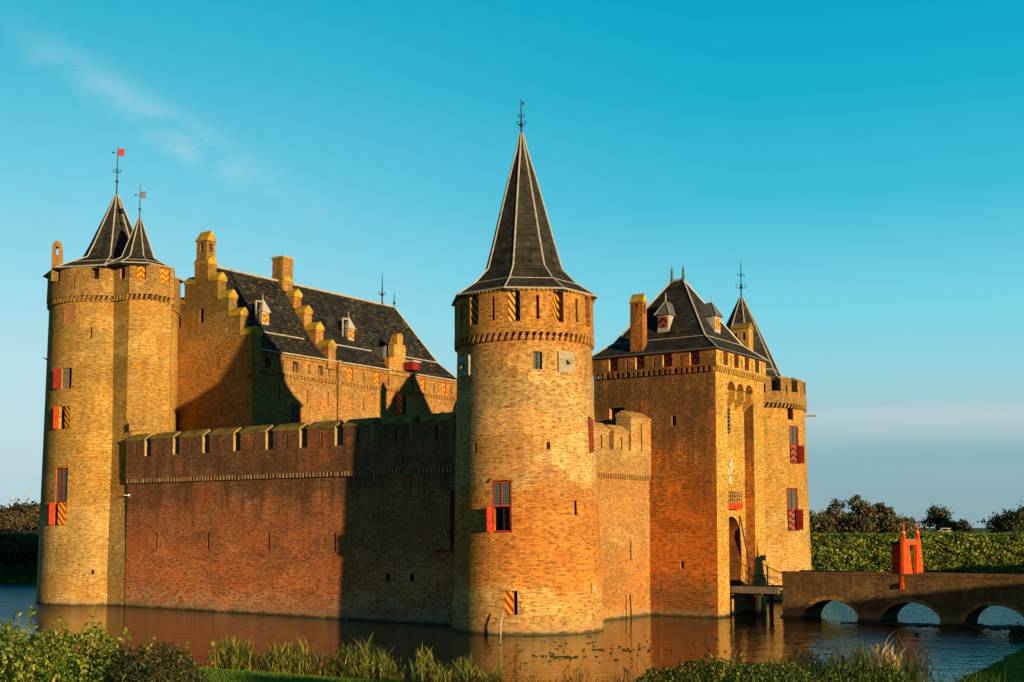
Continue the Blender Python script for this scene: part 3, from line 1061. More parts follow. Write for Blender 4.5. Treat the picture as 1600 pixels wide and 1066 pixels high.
def left_wall():
    p0 = Vector((.262, 30.55, 0))
    p1 = Vector((-.60, 3.0, 0))
    t = (p1 - p0).normalized()
    n = Vector((t.y, -t.x, 0))
    if n.x > 0:
        n = -n
    F = (p0, t, n)
    L = (p1 - p0).length
    W = thing('curtain_wall', 'long dark red brick wall with mossy battlements left of the nearest round tower', 'wall', (p0.x, p0.y, 0), 'curtain walls of the castle')
    body = MB().fprism(F, [(0, -1.2), (L, -1.2), (L, 7.74), (0, 7.74)], -1.6, 0)
    cut = MB()
    ys = lambda Y: (30.55 - Y) / (27.55) * L
    for Y in (27.56, 22.76, 17.58, 12.41):
        a = ys(Y)
        cut.fbox(F, a - .075, a + .075, -1.2, .3, 3.62, 4.62)
    for Y, z in ((8.55, 2.3), (6.87, 2.32)):
        a = ys(Y)
        cut.fbox(F, a - .14, a + .14, -1.2, .3, z - .2, z + .2)
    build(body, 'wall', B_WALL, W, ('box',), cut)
    for Y in (27.56, 22.76, 17.58, 12.41):
        slit_dark(W, F, ys(Y), 3.62, 4.62, .15)
    for Y, z in ((8.55, 2.3), (6.87, 2.32)):
        slit_dark(W, F, ys(Y), z - .2, z + .2, .28)
    par = MB().fprism(F, [(-.02, 7.96), (L, 7.96), (L, 9.36), (-.02, 9.36)], -.75, .14)
    gapY = [28.43 + 2.731 * (1 - k) for k in range(1, 11)]
    pc = MB()
    build(par, 'parapet', B_WALL, W, ('box',), pc)
    teeth_line(W, F, .0, L, 7.70, 7.97, .265, .13, .14, TEETH)
    g = .32
    edges = [0.0] + [ys(Y) for Y in gapY]
    prev = -.02
    for Y in gapY + [None]:
        a1 = ys(Y) - g if Y is not None else L
        if a1 - prev > .6:
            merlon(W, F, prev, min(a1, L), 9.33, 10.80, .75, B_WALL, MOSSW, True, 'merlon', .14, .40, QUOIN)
        prev = (ys(Y) + g) if Y is not None else L
    build(MB().fbox(F, 0, L, -2.6, -.75, 7.744, 8.8), 'wall_walk', B_HALL, W)
    # garderobe box in the angle beside the tower
    a = ys(5.25)
    gb = MB().fbox(F, a - .45, a + 1.2, -.2, .38, 3.8, 6.75)
    build(gb, 'garderobe', B_WALL, W)
    # stain line: iron hook with white ring near the left end
    build(MB().tube(F[0] + F[1] * .25 + F[2] * .0 + Vector((0, 0, 6.95)), F[0] + F[1] * .02 + F[2] * .28 + Vector((0, 0, 6.95)), .02, .02, 6).ball(F[0] + F[1] * .25 + Vector((-.06, 0, 6.95)), .07, 6), 'hook', WHITEP, W)


left_wall()


def right_wall():
    F = (Vector((3.2, -.33, 0)), Vector((1, 0, 0)), Vector((0, -1, 0)))
    L = 8.75
    W = thing('curtain_wall', 'short pale sunlit brick wall between the nearest round tower and the gatehouse', 'wall', (3.2, -.55, 0), 'curtain walls of the castle')
    body = MB().fprism(F, [(0, -1.2), (L, -1.2), (L, 7.62), (0, 7.62)], -1.5, 0)
    cut = MB().fbox(F, 6.42, 6.56, -1.2, .3, 3.1, 4.2)
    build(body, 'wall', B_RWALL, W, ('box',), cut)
    slit_dark(W, F, 6.49, 3.1, 4.2, .14)
    build(MB().fprism(F, [(0, 7.82), (L - .02, 7.82), (L - .02, 9.12), (0, 9.12)], -.7, .12), 'parapet', B_RWALL, W)
    teeth_line(W, F, .1, L - .05, 7.56, 7.83, .25, .12, .13, B_RWALL)
    for a0, a1, zt in ((.2, 1.75, 10.52), (2.3, 3.98, 10.52), (4.5, 6.12, 10.50)):
        merlon(W, F, a0, a1, 9.1, zt, .7, B_RWALL, B_RWALL, True, 'merlon', .12)
    merlon(W, F, 6.40, L - .03, 9.1, 11.42, .95, B_RWALL, B_RWALL, True, 'merlon', .12, .4)
    build(MB().fbox(F, 0, L, -2.5, -.7, 7.624, 8.6), 'wall_walk', B_HALL, W)
    build(MB().tube(glob_l(9.0, -.75, -.5), glob_l(9.05, -.62, 1.3), .05, .05, 6), 'mooring_post', DARKW, W)


def glob_l(x, y, z):
    return Vector((x, y, z))


right_wall()


# ================================================================== LEFT TOWER WITH STAIR TURRET
def left_tower():
    cx, cy = 3.05, 35.85
    T = thing('round_tower', 'round ochre tower at the far left with twin slate spires and a stair turret', 'tower', (cx, cy, 0), 'round corner towers of the castle')
    r = lambda z: 4.47 - .0155 * z
    wall = MB().lathe(cx, cy, [(4.52, -1.2), (4.47, 0), (r(10), 10), (r(19.6), 19.6)], 72)
    cut = MB()

    def hole(ang, zc, w, h, depth=.5):
        F = frame_dir(cx, cy, ang, r(zc))
        cut.fbox(F, -w / 2, w / 2, -depth, .5, zc - h / 2, zc + h / 2)
        return F
    F1 = hole(-42, 18.75, .8, 1.25, .12)
    F2 = hole(-42.5, 14.55, .85, 1.35, .8)
    F3 = hole(-43.5, 12.0, .95, 1.5, .8)
    F4 = hole(-43.5, 6.9, 1.0, 3.7, .8)
    hole(-19.5, 17.5, .14, .75, 1.4)
    hole(-12.5, 2.1, .2, .28, 1.2)
    build(wall, 'wall', B_OLIVE, T, ('cyl', cx, cy, 4.4), cut, True)
    par = MB().lathe(cx, cy, [(4.22, 19.86), (4.34, 19.88), (4.30, 21.85)], 72)
    pc = MB()
    for a in (-56, -17, 13, -95, 60, 100, 140, 180):
        Fq = frame_dir(cx, cy, a, 4.4)
        pc.fbox(Fq, -.26, .26, -.7, .4, 20.95, 21.7)
    for a in (-36, -75):
        Fq = frame_dir(cx, cy, a, 4.4)
        pc.fbox(Fq, -.06, .06, -1.2, .4, 20.35, 21.25)
    build(par, 'parapet', B_OLIVET, T, ('cyl', cx, cy, 4.4), pc, True)
    teeth_round(T, cx, cy, 4.13, 19.52, 19.88, 84, .18, .17, B_OLIVET)
    build(MB().fbox(frame_dir(cx, cy, 13, 4.4), .0, .25, -.4, -.35, 20.98, 21.65), 'shutter', WHITEP, T)
    # stair turret
    poly0 = [(.30, 36.0), (.30, 30.42), (1.0, 29.9), (3.1, 29.9), (4.05, 31.0), (4.05, 36.0)]
    polyT = [(.46, 36.0), (.46, 31.05), (1.25, 30.05), (3.05, 30.05), (3.95, 31.05), (3.95, 36.0)]
    tur = MB().loft([[(x, y, -1.2) for x, y in poly0], [(x, y, 2.6) for x, y in poly0], [(x + (.16 if x < 1 else 0), y, 10.6) for x, y in poly0], [(x, y, 11.9) for x, y in polyT], [(x, y, 19.55) for x, y in polyT]])
    tc = MB()
    Fx = (Vector((.4, 31.0, 0)), Vector((0, -1, 0)), Vector((-1, 0, 0)))
    for Y, z0, z1 in ((31.55, 18.2, 18.7), (31.55, 15.0, 15.7), (31.5, 12.0, 12.6), (31.2, 8.6, 9.2), (31.25, 5.6, 6.2)):
        tc.box(-.2, 1.2, Y - .05, Y + .05, z0, z1)
    tc.box(3.6, 3.72, 29.5, 31.2, 15.8, 16.6)
    st = build(tur, 'stair_turret', B_OLIVE, T, ('box',), tc)
    grow = lambda pl, g: [((x - 2.4) * (1 + g) + 2.4, (y - 33) * (1 + g) + 33) for x, y in pl]
    tp = MB().loft([[(x, y, 19.86) for x, y in grow(polyT, .06)], [(x, y, 21.86) for x, y in grow(polyT, .05)]])
    tq = MB()
    Fd = (Vector((.72, 30.45, 0)), Vector((.625, -.78, 0)).normalized(), Vector((-.78, -.625, 0)).normalized())
    tq.box(1.95, 2.75, 29.0, 30.5, 20.75, 21.75)
    tq.fbox(Fd, -.2, .42, -.6, .6, 20.8, 21.75)
    tq.box(-.6, .9, 31.4, 31.9, 20.9, 21.6)
    turp = build(tp, 'turret_parapet', B_OLIVET, T, ('box',), tq)
    build(MB().box(1.96, 2.74, 30.02, 30.06, 20.76, 21.74), 'shutter', STR_CH, T)
    build(MB().fbox(Fd, -.19, .41, -.22, -.18, 20.81, 21.74), 'shutter', STR_CH, T)
    tb = MB()
    pl = grow(polyT, .0)
    for i in range(5):
        a, b = Vector(pl[i] + (0,)), Vector(pl[i + 1] + (0,))
        tt = (b - a).normalized()
        nn = Vector((tt.y, -tt.x, 0))
        if nn.dot(Vector((2.4, 33.5, 0)) - a) > 0:
            nn = -nn
        Fk = (a, tt, nn)
        m = int((b - a).length / .3)
        for k in range(m):
            q = (k + .5) * (b - a).length / m
            tb.fprism(Fk, [(q - .13, 19.52), (q, 19.52), (q + .13, 19.88), (q, 19.88)], -.1, .14)
    build(tb, 'corbel_trim', B_OLIVET, T)
    # weathering stone at the foot of the turret, over the wall end
    build(MB().fprism((Vector((.15, 30.62, 0)), Vector((.70, -.71, 0)), Vector((-.71, -.70, 0))), [(.15, 11.0), (.15, 11.5), (1.0, 11.9), (1.1, 11.5), (.75, 11.05)], -.3, .03), 'weathering_stone', B_OLIVET, T)
    # roofs
    spire(T, cx - .05, cy, [(4.62, 21.82), (3.35, 22.42), (2.2, 22.95), (1.7, 23.95), (1.05, 25.4), (.45, 26.75), (.12, 27.6)], math.atan2(CAML.y - cy, CAML.x - cx) + R(-8), 8, SLATE, .05)
    finial(T, cx - .05, cy, 27.5, 31.0, .05, ((29.25, .28),), (.5, .5, 30.35, FLAGR), .25, 'weather_vane')
    tx, ty = 1.85, 31.95
    spire(T, tx, ty, [(2.25, 21.84), (1.65, 22.15), (1.1, 22.5), (.80, 23.3), (.42, 24.3), (.1, 25.2)], R(22.5 + 180), 8, SLATE, .04, 'turret_roof')
    finial(T, tx, ty, 25.1, 27.5, .04, (), (.38, .45, 26.55, FLAGG), .25, 'weather_vane')
    # rounded chimney on the left rim
    Fc = frame_dir(cx, cy, -62, 4.15)
    poly = [(-.33, 21.0), (.33, 21.0), (.33, 23.2)] + [(.33 * math.cos(t), 23.2 + .5 * math.sin(t)) for t in np.linspace(.2, math.pi - .2, 9)] + [(-.33, 23.2)]
    cc = MB().fbox((Fc[0], Fc[1], Fc[2]), -.09, .09, -1.5, 1, 22.75, 23.3)
    D = Vector((CAML.x - cx, CAML.y - cy, 0)).normalized()
    Fch = (Fc[0], Vector((-D.y, D.x, 0)), D)
    cc = MB().fbox(Fch, -.10, .10, -1.5, 1, 22.75, 23.3)
    build(MB().fprism(Fch, poly, -.35, .35), 'chimney', B_GABLE, T, ('box',), cc)
    # windows
    build(MB().fbox(F1, -.4, .4, -.11, -.05, 18.13, 19.37), 'shutter', STR_RED, T)
    for Fq, z0, z1, m in ((F2, 13.9, 15.2, REDD), (F3, 11.28, 12.72, RED)):
        dark_back(T, Fq, -.42, .42, z0, z1, -.6)
    leaf_board(T, F2, -.42, .5, 13.9, 15.2, R(150), REDD, 'shutter', .02)
    build(MB().fbox(F2, -.42, .1, -.16, -.12, 13.9, 15.2), 'shutter', TIMBER, T)
    leaf_board(T, F3, -.46, .36, 11.28, 12.72, R(100), RED, 'shutter', .02)
    build(MB().fbox(F3, .02, .46, -.10, -.05, 11.28, 12.72), 'shutter', STR_Y, T)
    window_frame(T, F4, -.5, .5, 6.5, 8.72, -.2, REDD, 1, (7.6,), .07)
    dark_back(T, F4, -.5, .5, 5.06, 6.5, -.6)
    build(MB().fbox(F4, -.5, .5, -.2, -.1, 5.05, 5.12).fbox(F4, -.5, -.43, -.2, -.1, 5.12, 6.5).fbox(F4, .43, .5, -.2, -.1, 5.12, 6.5), 'window_frame', RED, T)
    leaf_board(T, F4, -.47, .42, 5.1, 6.5, R(95), RED, 'shutter', .02)
    leaf_board(T, F4, .49, -.55, 5.1, 6.5, R(-10), STR_YR, 'shutter', .02)


left_tower()


# ================================================================== HALL RANGE
def hall():
    X0, X1, YF, YB = 6.0, 28.4, 25.8, 35.0
    RIDGE, EAVE, BRK, YBR, YR = 22.72, 16.55, 18.1, 27.2, 30.45
    H = thing('castle_hall', 'long brick hall with stepped gables and dark slate roof behind the battlements', 'building', (X0, YF, 0))
    body = MB().box(X0 + .02, X1, YF, YB, 0, 16.5)
    F = (Vector((0, YF, 0)), Vector((1, 0, 0)), Vector((0, -1, 0)))
    cut = MB()
    wins = [(7.64, .52), (10.21, .55), (12.66, .5)]
    for x, w in wins:
        cut.fbox(F, x - w / 2, x + w / 2, -.9, .4, 15.45, 16.15)
    chev = [15.7, 18.64, 24.06, 26.64]
    for x in chev:
        cut.fbox(F, x - .3, x + .3, -.25, .4, 15.4, 16.3)
    for x in (9.0, 11.5, 13.5, 17.2, 19.95, 22.75, 25.4, 27.6):
        cut.fbox(F, x - .07, x + .07, -1.0, .4, 15.45, 16.15)
    for x in (8.7, 11.4, 13.45, 17.2, 25.4):
        cut.fbox(F, x - .06, x + .06, -1.0, .4, 13.4, 14.4)
    cut.fbox(F, 9.75, 10.6, -.7, .4, 10.5, 13.2)
    cut.fbox(F, 20.75, 21.75, -.7, .4, 13.4, 15.0)
    build(body, 'wall', B_HALL, H, ('box',), cut)
    # parapet storey is set slightly proud on a corbel table
    teeth_line(H, F, 6.2, 28.3, 15.0, 15.25, .34, .15, .12, B_HALL)
    for a, b in ((6.1, 20.3), (22.2, 28.4)):
        build(MB().fbox(F, a, b, -.05, .1, 16.35, 16.52), 'cornice', B_HALL, H)
    for a, b in ((6.6, 14.1), (14.6, 19.85), (22.25, 28.5)):
        build(MB().fbox(F, a, b, .0, .32, 16.54, 16.62), 'gutter', LEAD, H)
    for x in chev:
        build(MB().fbox(F, x - .29, x + .29, -.16, -.10, 15.41, 16.29), 'shutter', STR_CH, H)
    for x, w in wins:
        dark_back(H, F, x - w / 2, x + w / 2, 15.45, 16.15, -.6)
        build(MB().fbox(F, x + w / 2 - .1, x + w / 2, -.35, -.3, 15.46, 16.0), 'shutter', TIMBER, H)
    window_frame(H, F, 9.77, 10.58, 11.9, 13.15, -.1, RED, 1, (), .1)
    dark_back(H, F, 9.76, 10.59, 10.5, 11.9, -.5)
    leaf_board(H, F, 9.75, .5, 10.5, 11.8, R(120), REDD, 'shutter', .02)
    leaf_board(H, F, 10.6, -.5, 10.5, 11.8, R(-60), REDD, 'shutter', .02)
    # loading door with striped leaves under the gablet
    dark_back(H, F, 20.76, 21.74, 13.4, 15.0, -.4)
    leaf_board(H, F, 20.8, .5, 13.4, 14.95, R(70), STR_YR, 'shutter', .02)
    leaf_board(H, F, 21.7, -.5, 13.4, 14.95, R(-60), STR_RED, 'shutter', .02)
    # roof
    XR = 26.1
    pts = [(X0 + .5, YF - .25, EAVE), (X1 + .15, YF - .25, EAVE), (X1 + .15, YB + .25, EAVE), (X0 + .5, YB + .25, EAVE),
           (X0 + .5, YBR, BRK), (X1 - .75, YBR, BRK), (X1 - .75, YB - 1.4 + .25, BRK), (X0 + .5, YB - 1.4 + .25, BRK),
           (X0 + .5, YR, RIDGE), (XR, YR, RIDGE)]
    fs = [(0, 1, 5, 4), (4, 5, 9, 8), (1, 2, 6, 5), (5, 6, 9), (2, 3, 7, 6), (6, 7, 8, 9), (3, 0, 4, 7), (7, 4, 8), (3, 2, 1, 0)]
    rf = build(MB().add(pts, fs), 'roof', SLATE_B, H)
    lead = MB()
    lead.tube(pts[8], pts[9], .09, .09, 6)
    lead.tube(pts[9], pts[5], .07, .07, 5).tube(pts[5], pts[1], .07, .07, 5)
    for a, b in ((6.6, 12.4), (15.2, 19.6), (22.3, 27.6)):
        lead.tube((a, YBR - .01, BRK + .02), (b, YBR - .01, BRK + .02), .05, .05, 5)
    build(lead, 'lead_hip', LEAD, rf)
    # skylight-like hatches with raised frames beside the dormers
    # stepped gables
    steps = [(25.55, 17.75), (26.75, 19.1), (27.88, 20.4), (28.95, 21.7), (29.92, 22.95)]

    def stepped(x0, x1, zb, mat, top, cutm=None):
        poly = [(steps[0][0], zb)]
        for i, (y, z) in enumerate(steps):
            poly.append((y, z))
            nxt = steps[i + 1][0] if i + 1 < len(steps) else None
            if nxt:
                poly.append((nxt, z))
        mir = [(2 * YR + .3 - y, z) for y, z in reversed(poly)]
        allp = poly + mir
        Fg = (Vector((x1, 0, 0)), Vector((0, 1, 0)), Vector((1, 0, 0)))
        g = build(MB().fprism(Fg, allp, -(x1 - x0), 0), 'stepped_gable', mat, H, ('box',), cutm)
        cp = MB()
        ys = [s[0] for s in steps] + [YR + .15]
        for i, (y, z) in enumerate(steps):
            yb = ys[i + 1]
            for ya, yc in ((y - .06, yb), (2 * YR + .3 - yb, 2 * YR + .3 - y + .06)):
                if i == len(steps) - 1:
                    if ya > YR:
                        continue
                    yc = 2 * YR + .3 - y + .06
                p = []
                for yy in (ya, yc):
                    p += [(x0 - .05, yy, z - .25), (x1 + .05, yy, z - .25), (x1 + .05, yy, z - .02), ((x0 + x1) / 2, yy, z + .36), (x0 - .05, yy, z - .02)]
                cp.add(p, [(0, 1, 2, 3, 4), (9, 8, 7, 6, 5), (0, 5, 6, 1), (1, 6, 7, 2), (2, 7, 8, 3), (3, 8, 9, 4), (4, 9, 5, 0)])
        build(cp, 'coping', MOSSY, g, ('box',), None, False, .02)
        return g
    gc = MB()
    gc.box(5, 6.5, 30.5 - .2, 30.5 + .2, 18.7, 19.65)
    gc.box(5, 6.5, 28.85 - .22, 28.85 + .22, 15.35, 16.4)
    gc.box(5, 6.5, 28.1, 28.8, 10.2, 12.6)
    gc.box(5, 6.5, 32.55, 32.85, 18.6, 19.3)
    g = stepped(6.0, 6.72, 2.0, B_GABLE, True, gc)
    Fg = (Vector((6.0, 0, 0)), Vector((0, -1, 0)), Vector((-1, 0, 0)))
    for a0, a1, z0, z1 in ((-30.7, -30.3, 18.7, 19.65), (-29.07, -28.63, 15.35, 16.4), (-28.8, -28.1, 10.2, 12.6)):
        dark_back(H, Fg, a0, a1, z0, z1, -.4)
    # corner corbel of the gable
    build(MB().fprism((Vector((5.98, 25.8, 0)), Vector((0, 1, 0)), Vector((-1, 0, 0))), [(-.22, 14.9), (.15, 14.6), (.15, 17.6), (-.22, 17.6)], -.5, .06), 'corner_corbel', B_GABLE, H)
    # pinnacle on the gable
    pc = MB().box(5.5, 7.2, 30.45, 30.75, 23.55, 24.15).box(6.22, 6.52, 29.5, 31.8, 23.55, 24.15)
    pn = build(MB().box(5.98, 6.76, 30.1, 31.1, 22.8, 24.3), 'pinnacle', B_GABLE, g, ('box',), pc)
    cap = [(5.9, 30.0, 24.3), (6.84, 30.0, 24.3), (6.84, 31.2, 24.3), (5.9, 31.2, 24.3), (6.37, 30.05, 25.05), (6.37, 31.15, 25.05)]
    build(MB().add(cap, [(0, 1, 4), (1, 2, 5, 4), (2, 3, 5), (3, 0, 4, 5), (3, 2, 1, 0)]), 'pinnacle_cap', MOSSY, g)
    p2 = stepped(13.15, 13.9, 16.0, B_HALL, False)
    ch = build(MB().box(13.0, 14.05, 29.95, 31.0, 21.5, 24.35), 'chimney', B_GABLE, rf)
    build(MB().box(12.94, 14.11, 29.89, 31.06, 24.35, 24.5), 'chimney_cap', MOSSY, ch)
    # rain pipe with hopper
    build(MB().box(14.2, 14.5, 25.5, 25.79, 15.9, 16.7).box(14.28, 14.44, 25.6, 25.795, 14.2, 15.9).tube((14.36, 25.68, 14.2), (14.36, 25.68, 9.6), .045, .045, 8), 'rain_pipe', B_HALL, H)
    # dormers
    for x in (9.15, 17.85):
        yb, z0 = 27.75, 18.85
        d = build(MB().box(x - .32, x + .32, yb - .1, yb + 1.6, z0 - .3, z0 + .75), 'dormer', LEAD, rf)
        build(MB().box(x - .26, x + .26, yb - .14, yb - .095, z0 + .02, z0 + .66), 'shutter', STR_CH, d)
        build(MB().add([(x - .42, yb - .22, z0 + .75), (x + .42, yb - .22, z0 + .75), (x + .42, yb + .62, z0 + .75), (x - .42, yb + .62, z0 + .75), (x, yb + .2, z0 + 1.75)],
                       [(0, 1, 4), (1, 2, 4), (2, 3, 4), (3, 0, 4), (3, 2, 1, 0)]).tube((x, yb + .2, z0 + 1.6), (x, yb + .2, z0 + 2.05), .03, .02, 5), 'dormer_roof', LEAD, d)
        build(MB().box(x - .75, x - .68, yb + .1, yb + .2, z0 + .2, z0 + 1.35).box(x - .75, x - .1, yb + .1, yb + .2, z0 + 1.35, z0 + 1.43).box(x - .66, x - .12, yb + .16, yb + .9, z0 + .2, z0 + 1.3), 'dormer_cheek', SLATE_B, d)
        build(MB().box(x - .78, x - .70, yb + .05, yb + .14, z0 + .0, z0 + 1.42).box(x - .78, x - .2, yb + .05, yb + .14, z0 + 1.40, z0 + 1.48), 'dormer_trim', LEAD, d)
    # scalloped gablet with hoist beam
    def arcp(c, r_, z, a0, a1, n=6):
        return [(c + r_ * math.cos(R(a)), z + r_ * math.sin(R(a))) for a in np.linspace(a0, a1, n)]
    poly = [(22.25, 16.3), (22.25, 17.25)] + arcp(21.95, .3, 17.3, 0, 150) + [(21.72, 18.4)] + arcp(21.5, .22, 18.45, 10, 150) + [(21.4, 19.1)] + arcp(21.05, .36, 19.15, 10, 170, 8) + \
           [(20.70, 18.6)] + arcp(20.55, .22, 18.45, 30, 170) + [(20.32, 17.5)] + arcp(20.1, .3, 17.3, 30, 180) + [(19.8, 16.3)]
    Fh = (Vector((0, 25.62, 0)), Vector((1, 0, 0)), Vector((0, -1, 0)))
    build(MB().fprism(Fh, poly, -.55, 0), 'gablet', B_OLIVE, H)
    build(MB().add([(20.2, 26.1, 16.6), (21.9, 26.1, 16.6), (21.9, 29, 19.0), (20.2, 29, 19.0), (21.05, 26.1, 18.7), (21.05, 29, 19.2)], [(0, 3, 5, 4), (1, 4, 5, 2), (0, 4, 1), (0, 1, 2, 3), (3, 2, 5)]), 'gablet_roof', SLATE_B, H)
    build(MB().box(19.9, 20.3, 26.3, 27.6, 17.4, 18.4).box(20.0, 20.2, 26.2, 26.3, 18.4, 18.5), 'hatch', LEADD, rf)
    hb = build(MB().box(21.45, 22.25, 24.7, 25.7, 16.75, 17.3), 'hoist_beam', REDD, H)
    build(MB().box(21.35, 22.35, 24.55, 25.75, 17.3, 17.42), 'hoist_roof', LEAD, hb)
    # ridge finials at the hipped end
    finial(H, 24.6, YR, 22.8, 25.2, .06, ((23.55, .3),), None, False)
    finial(H, XR, YR, 22.7, 23.9, .05, (), None, False)
    # low wing at the far end with a sloping roof edge
    build(MB().box(28.2, 33, 22, 31, 0, 13.4), 'wing', B_HALL, H)
    w = build(MB().add([(27.0, 24.6, 12.6), (29.4, 24.6, 17.4), (29.4, 25.78, 17.4), (27.0, 25.78, 12.6), (29.4, 24.6, 12.6), (29.4, 25.78, 12.6)], [(0, 1, 2, 3), (0, 4, 1), (3, 2, 5), (1, 4, 5, 2), (0, 3, 5, 4)]), 'wing_roof', SLATE_B, H)
    build(MB().tube((27.0, 24.6, 12.65), (29.4, 24.6, 17.45), .07, .07, 5), 'lead_hip', LEAD, w)


hall()


# ================================================================== GATEHOUSE
def gate():
    X0, X1, Y0, Y1, EV = 11.9, 18.5, -4.5, 3.3, 14.78
    G = thing('gatehouse', 'tall square brick gatehouse with steep slate roof and recessed sunlit front', 'tower', (15.2, -.6, 0))
    cut = MB()
    Fx = (Vector((X0, 0, 0)), Vector((0, -1, 0)), Vector((-1, 0, 0)))        # left side, facing along the curtain wall
    Ff = (Vector((0, Y0, 0)), Vector((1, 0, 0)), Vector((0, -1, 0)))         # front
    for y, z, w, h in ((-1.92, 10.9, .28, .55), (-2.35, 2.84, .2, .42), (1.75, 11.3, 1.0, 1.1)):
        cut.fbox(Fx, -y - w / 2, -y + w / 2, -1.4, .4, z - h / 2, z + h / 2)
    # recessed front: three arched tops between corbels
    rec = [(13.4, -1.5), (17.0, -1.5), (17.0, 12.75)]
    for c, hw in ((16.42, .5), (15.2, .46), (13.98, .5)):
        rec += [(c + hw * math.cos(t), 12.75 + hw * .85 * math.sin(t)) for t in np.linspace(.05, math.pi - .05, 9)]
    rec += [(13.4, 12.75)]
    cut.fprism(Ff, rec, -.6, .5)
    pas = [(13.9, 1.5), (16.3, 1.5), (16.3, 4.3)] + [(15.1 + 1.2 * math.cos(t), 4.3 + 1.25 * math.sin(t)) for t in np.linspace(.08, math.pi - .08, 12)] + [(13.9, 4.3)]
    cut2 = MB().fprism(Ff, pas, -3.2, -.3)
    body = MB().box(X0, X1, Y0, Y1, -1.2, 13.62)
    # two materials by facing: sunlit front lighter, flank darker, light put into brick colour
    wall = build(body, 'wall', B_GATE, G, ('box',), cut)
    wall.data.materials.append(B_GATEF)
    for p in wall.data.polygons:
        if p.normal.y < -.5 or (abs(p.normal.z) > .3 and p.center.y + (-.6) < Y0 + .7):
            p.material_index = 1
    me = wall.data
    # cut the gate passage afterwards through the back of the recess
    cm = bpy.data.meshes.new('cut')
    v = [tuple(Vector(q) - Vector((15.2, -.6, 0))) for q in cut2.v]
    cm.from_pydata(v, [], cut2.f)
    bm = bmesh.new(); bm.from_mesh(cm); bmesh.ops.recalc_face_normals(bm, faces=bm.faces); bm.to_mesh(cm); bm.free()
    co = bpy.data.objects.new('cut', cm)
    COL.objects.link(co)
    co.location = wall.parent.location
    co.rotation_euler = wall.parent.rotation_euler
    bpy.context.view_layer.update()
    md = wall.modifiers.new('b', 'BOOLEAN'); md.object = co; md.operation = 'DIFFERENCE'; md.solver = 'EXACT'
    new = bpy.data.meshes.new_from_object(wall.evaluated_get(bpy.context.evaluated_depsgraph_get()))
    wall.modifiers.clear()
    wall.data = new
    bpy.data.objects.remove(co)
    # machicolation corbels between the arches, sloping back to the recessed panel
    mc = MB()
    for c in (13.5, 14.6, 15.8, 16.9):
        w = .1 if c in (13.5, 16.9) else .13
        O = Vector((c, Y0, 0))
        mc.fprism((O, Vector((0, 1, 0)), Vector((1, 0, 0))), [(.02, 12.72), (.02, 12.2), (.6, 11.7), (.6, 12.72)], -w, w)
    build(mc, 'machicolation', B_GATEF, G)
    # parapet storey
    par = MB().box(X0 - .12, X1 + .12, Y0 - .12, Y1 + .12, 13.84, EV)
    pc = MB()
    for y in (-3.3, -1.6, .15, 1.9):
        pc.box(X0 - .5, X0 + .5, y - .3, y + .3, 13.98, EV - .06)
    for y in (-2.45, -.75, 1.0):
        pc.box(X0 - .5, X0 + 1.2, y - .06, y + .06, 14.0, EV - .2)
    for x in (13.0, 14.45, 15.9, 17.35):
        pc.box(x - .3, x + .3, Y0 - .5, Y0 + .5, 13.98, EV - .06)
    for x in (13.72, 15.17, 16.62, 12.4, 18.0):
        pc.box(x - .06, x + .06, Y0 - .5, Y0 + 1.0, 14.0, EV - .2)
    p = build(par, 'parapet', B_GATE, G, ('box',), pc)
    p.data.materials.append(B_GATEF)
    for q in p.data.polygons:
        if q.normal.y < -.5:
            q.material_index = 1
    for y in (-3.3, -1.6, .15, 1.9):
        mb = MB().fbox((Vector((X0 - .12, y, 0)), Vector((0, -1, 0)), Vector((-1, 0, 0))), -.29, .29, -.3, -.26, 13.99, EV - .07, R(14), (-.29, -.28))
        build(mb, 'shutter', STR_DK, G)
    teeth_line(G, (Fx[0], Fx[1], Fx[2]), -3.3, 4.5, 13.55, 13.85, .33, .17, .15, B_GATE)
    teeth_line(G, Ff, 11.9, 18.5, 13.55, 13.85, .3, .15, .15, B_GATEF, 'corbel_trim', True)
    dn = MB()
    for k in range(24):
        a = -3.2 + k * .325
        dn.fbox((Fx[0], Fx[1], Fx[2]), a, a + .14, .0, .2, EV - .03, EV + .08)
    build(dn, 'eave_trim', B_GATE, G)
    # roof: flared skirt, steep pyramid, short ridge
    e = .28
    r0 = [(X0 - e, Y0 - e, EV + .02), (X1 + e, Y0 - e, EV + .02), (X1 + e, Y1 + e, EV + .02), (X0 - e, Y1 + e, EV + .02)]
    r1 = [(X0 + .75, Y0 + .95, 15.72), (X1 - .75, Y0 + .95, 15.72), (X1 - .75, Y1 - .95, 15.72), (X0 + .75, Y1 - .95, 15.72)]
    a, b = (15.2, -.95, 19.6), (15.2, -.2, 19.6)
    pts = r0 + r1 + [a, b]
    fs = [(0, 1, 5, 4), (1, 2, 6, 5), (2, 3, 7, 6), (3, 0, 4, 7), (4, 5, 8), (5, 6, 9, 8), (6, 7, 9), (7, 4, 8, 9), (3, 2, 1, 0)]
    rf = build(MB().add(pts, fs), 'roof', SLATE, G)
    lead = MB()
    for i in range(4):
        lead.tube(r0[i], r1[i], .05, .05, 5)
        lead.tube(r1[i], a if i < 2 else b, .06, .06, 5)
    lead.tube(r1[0], r1[3], .03, .03, 5).tube(r1[0], r1[1], .03, .03, 5).tube(a, b, .08, .08, 6)
    build(lead, 'lead_hip', LEAD, rf)
    gut = MB()
    for i in range(4):
        gut.tube(r0[i], r0[(i + 1) % 4], .05, .05, 5)
    build(gut, 'eave_edge', LEADD, rf)
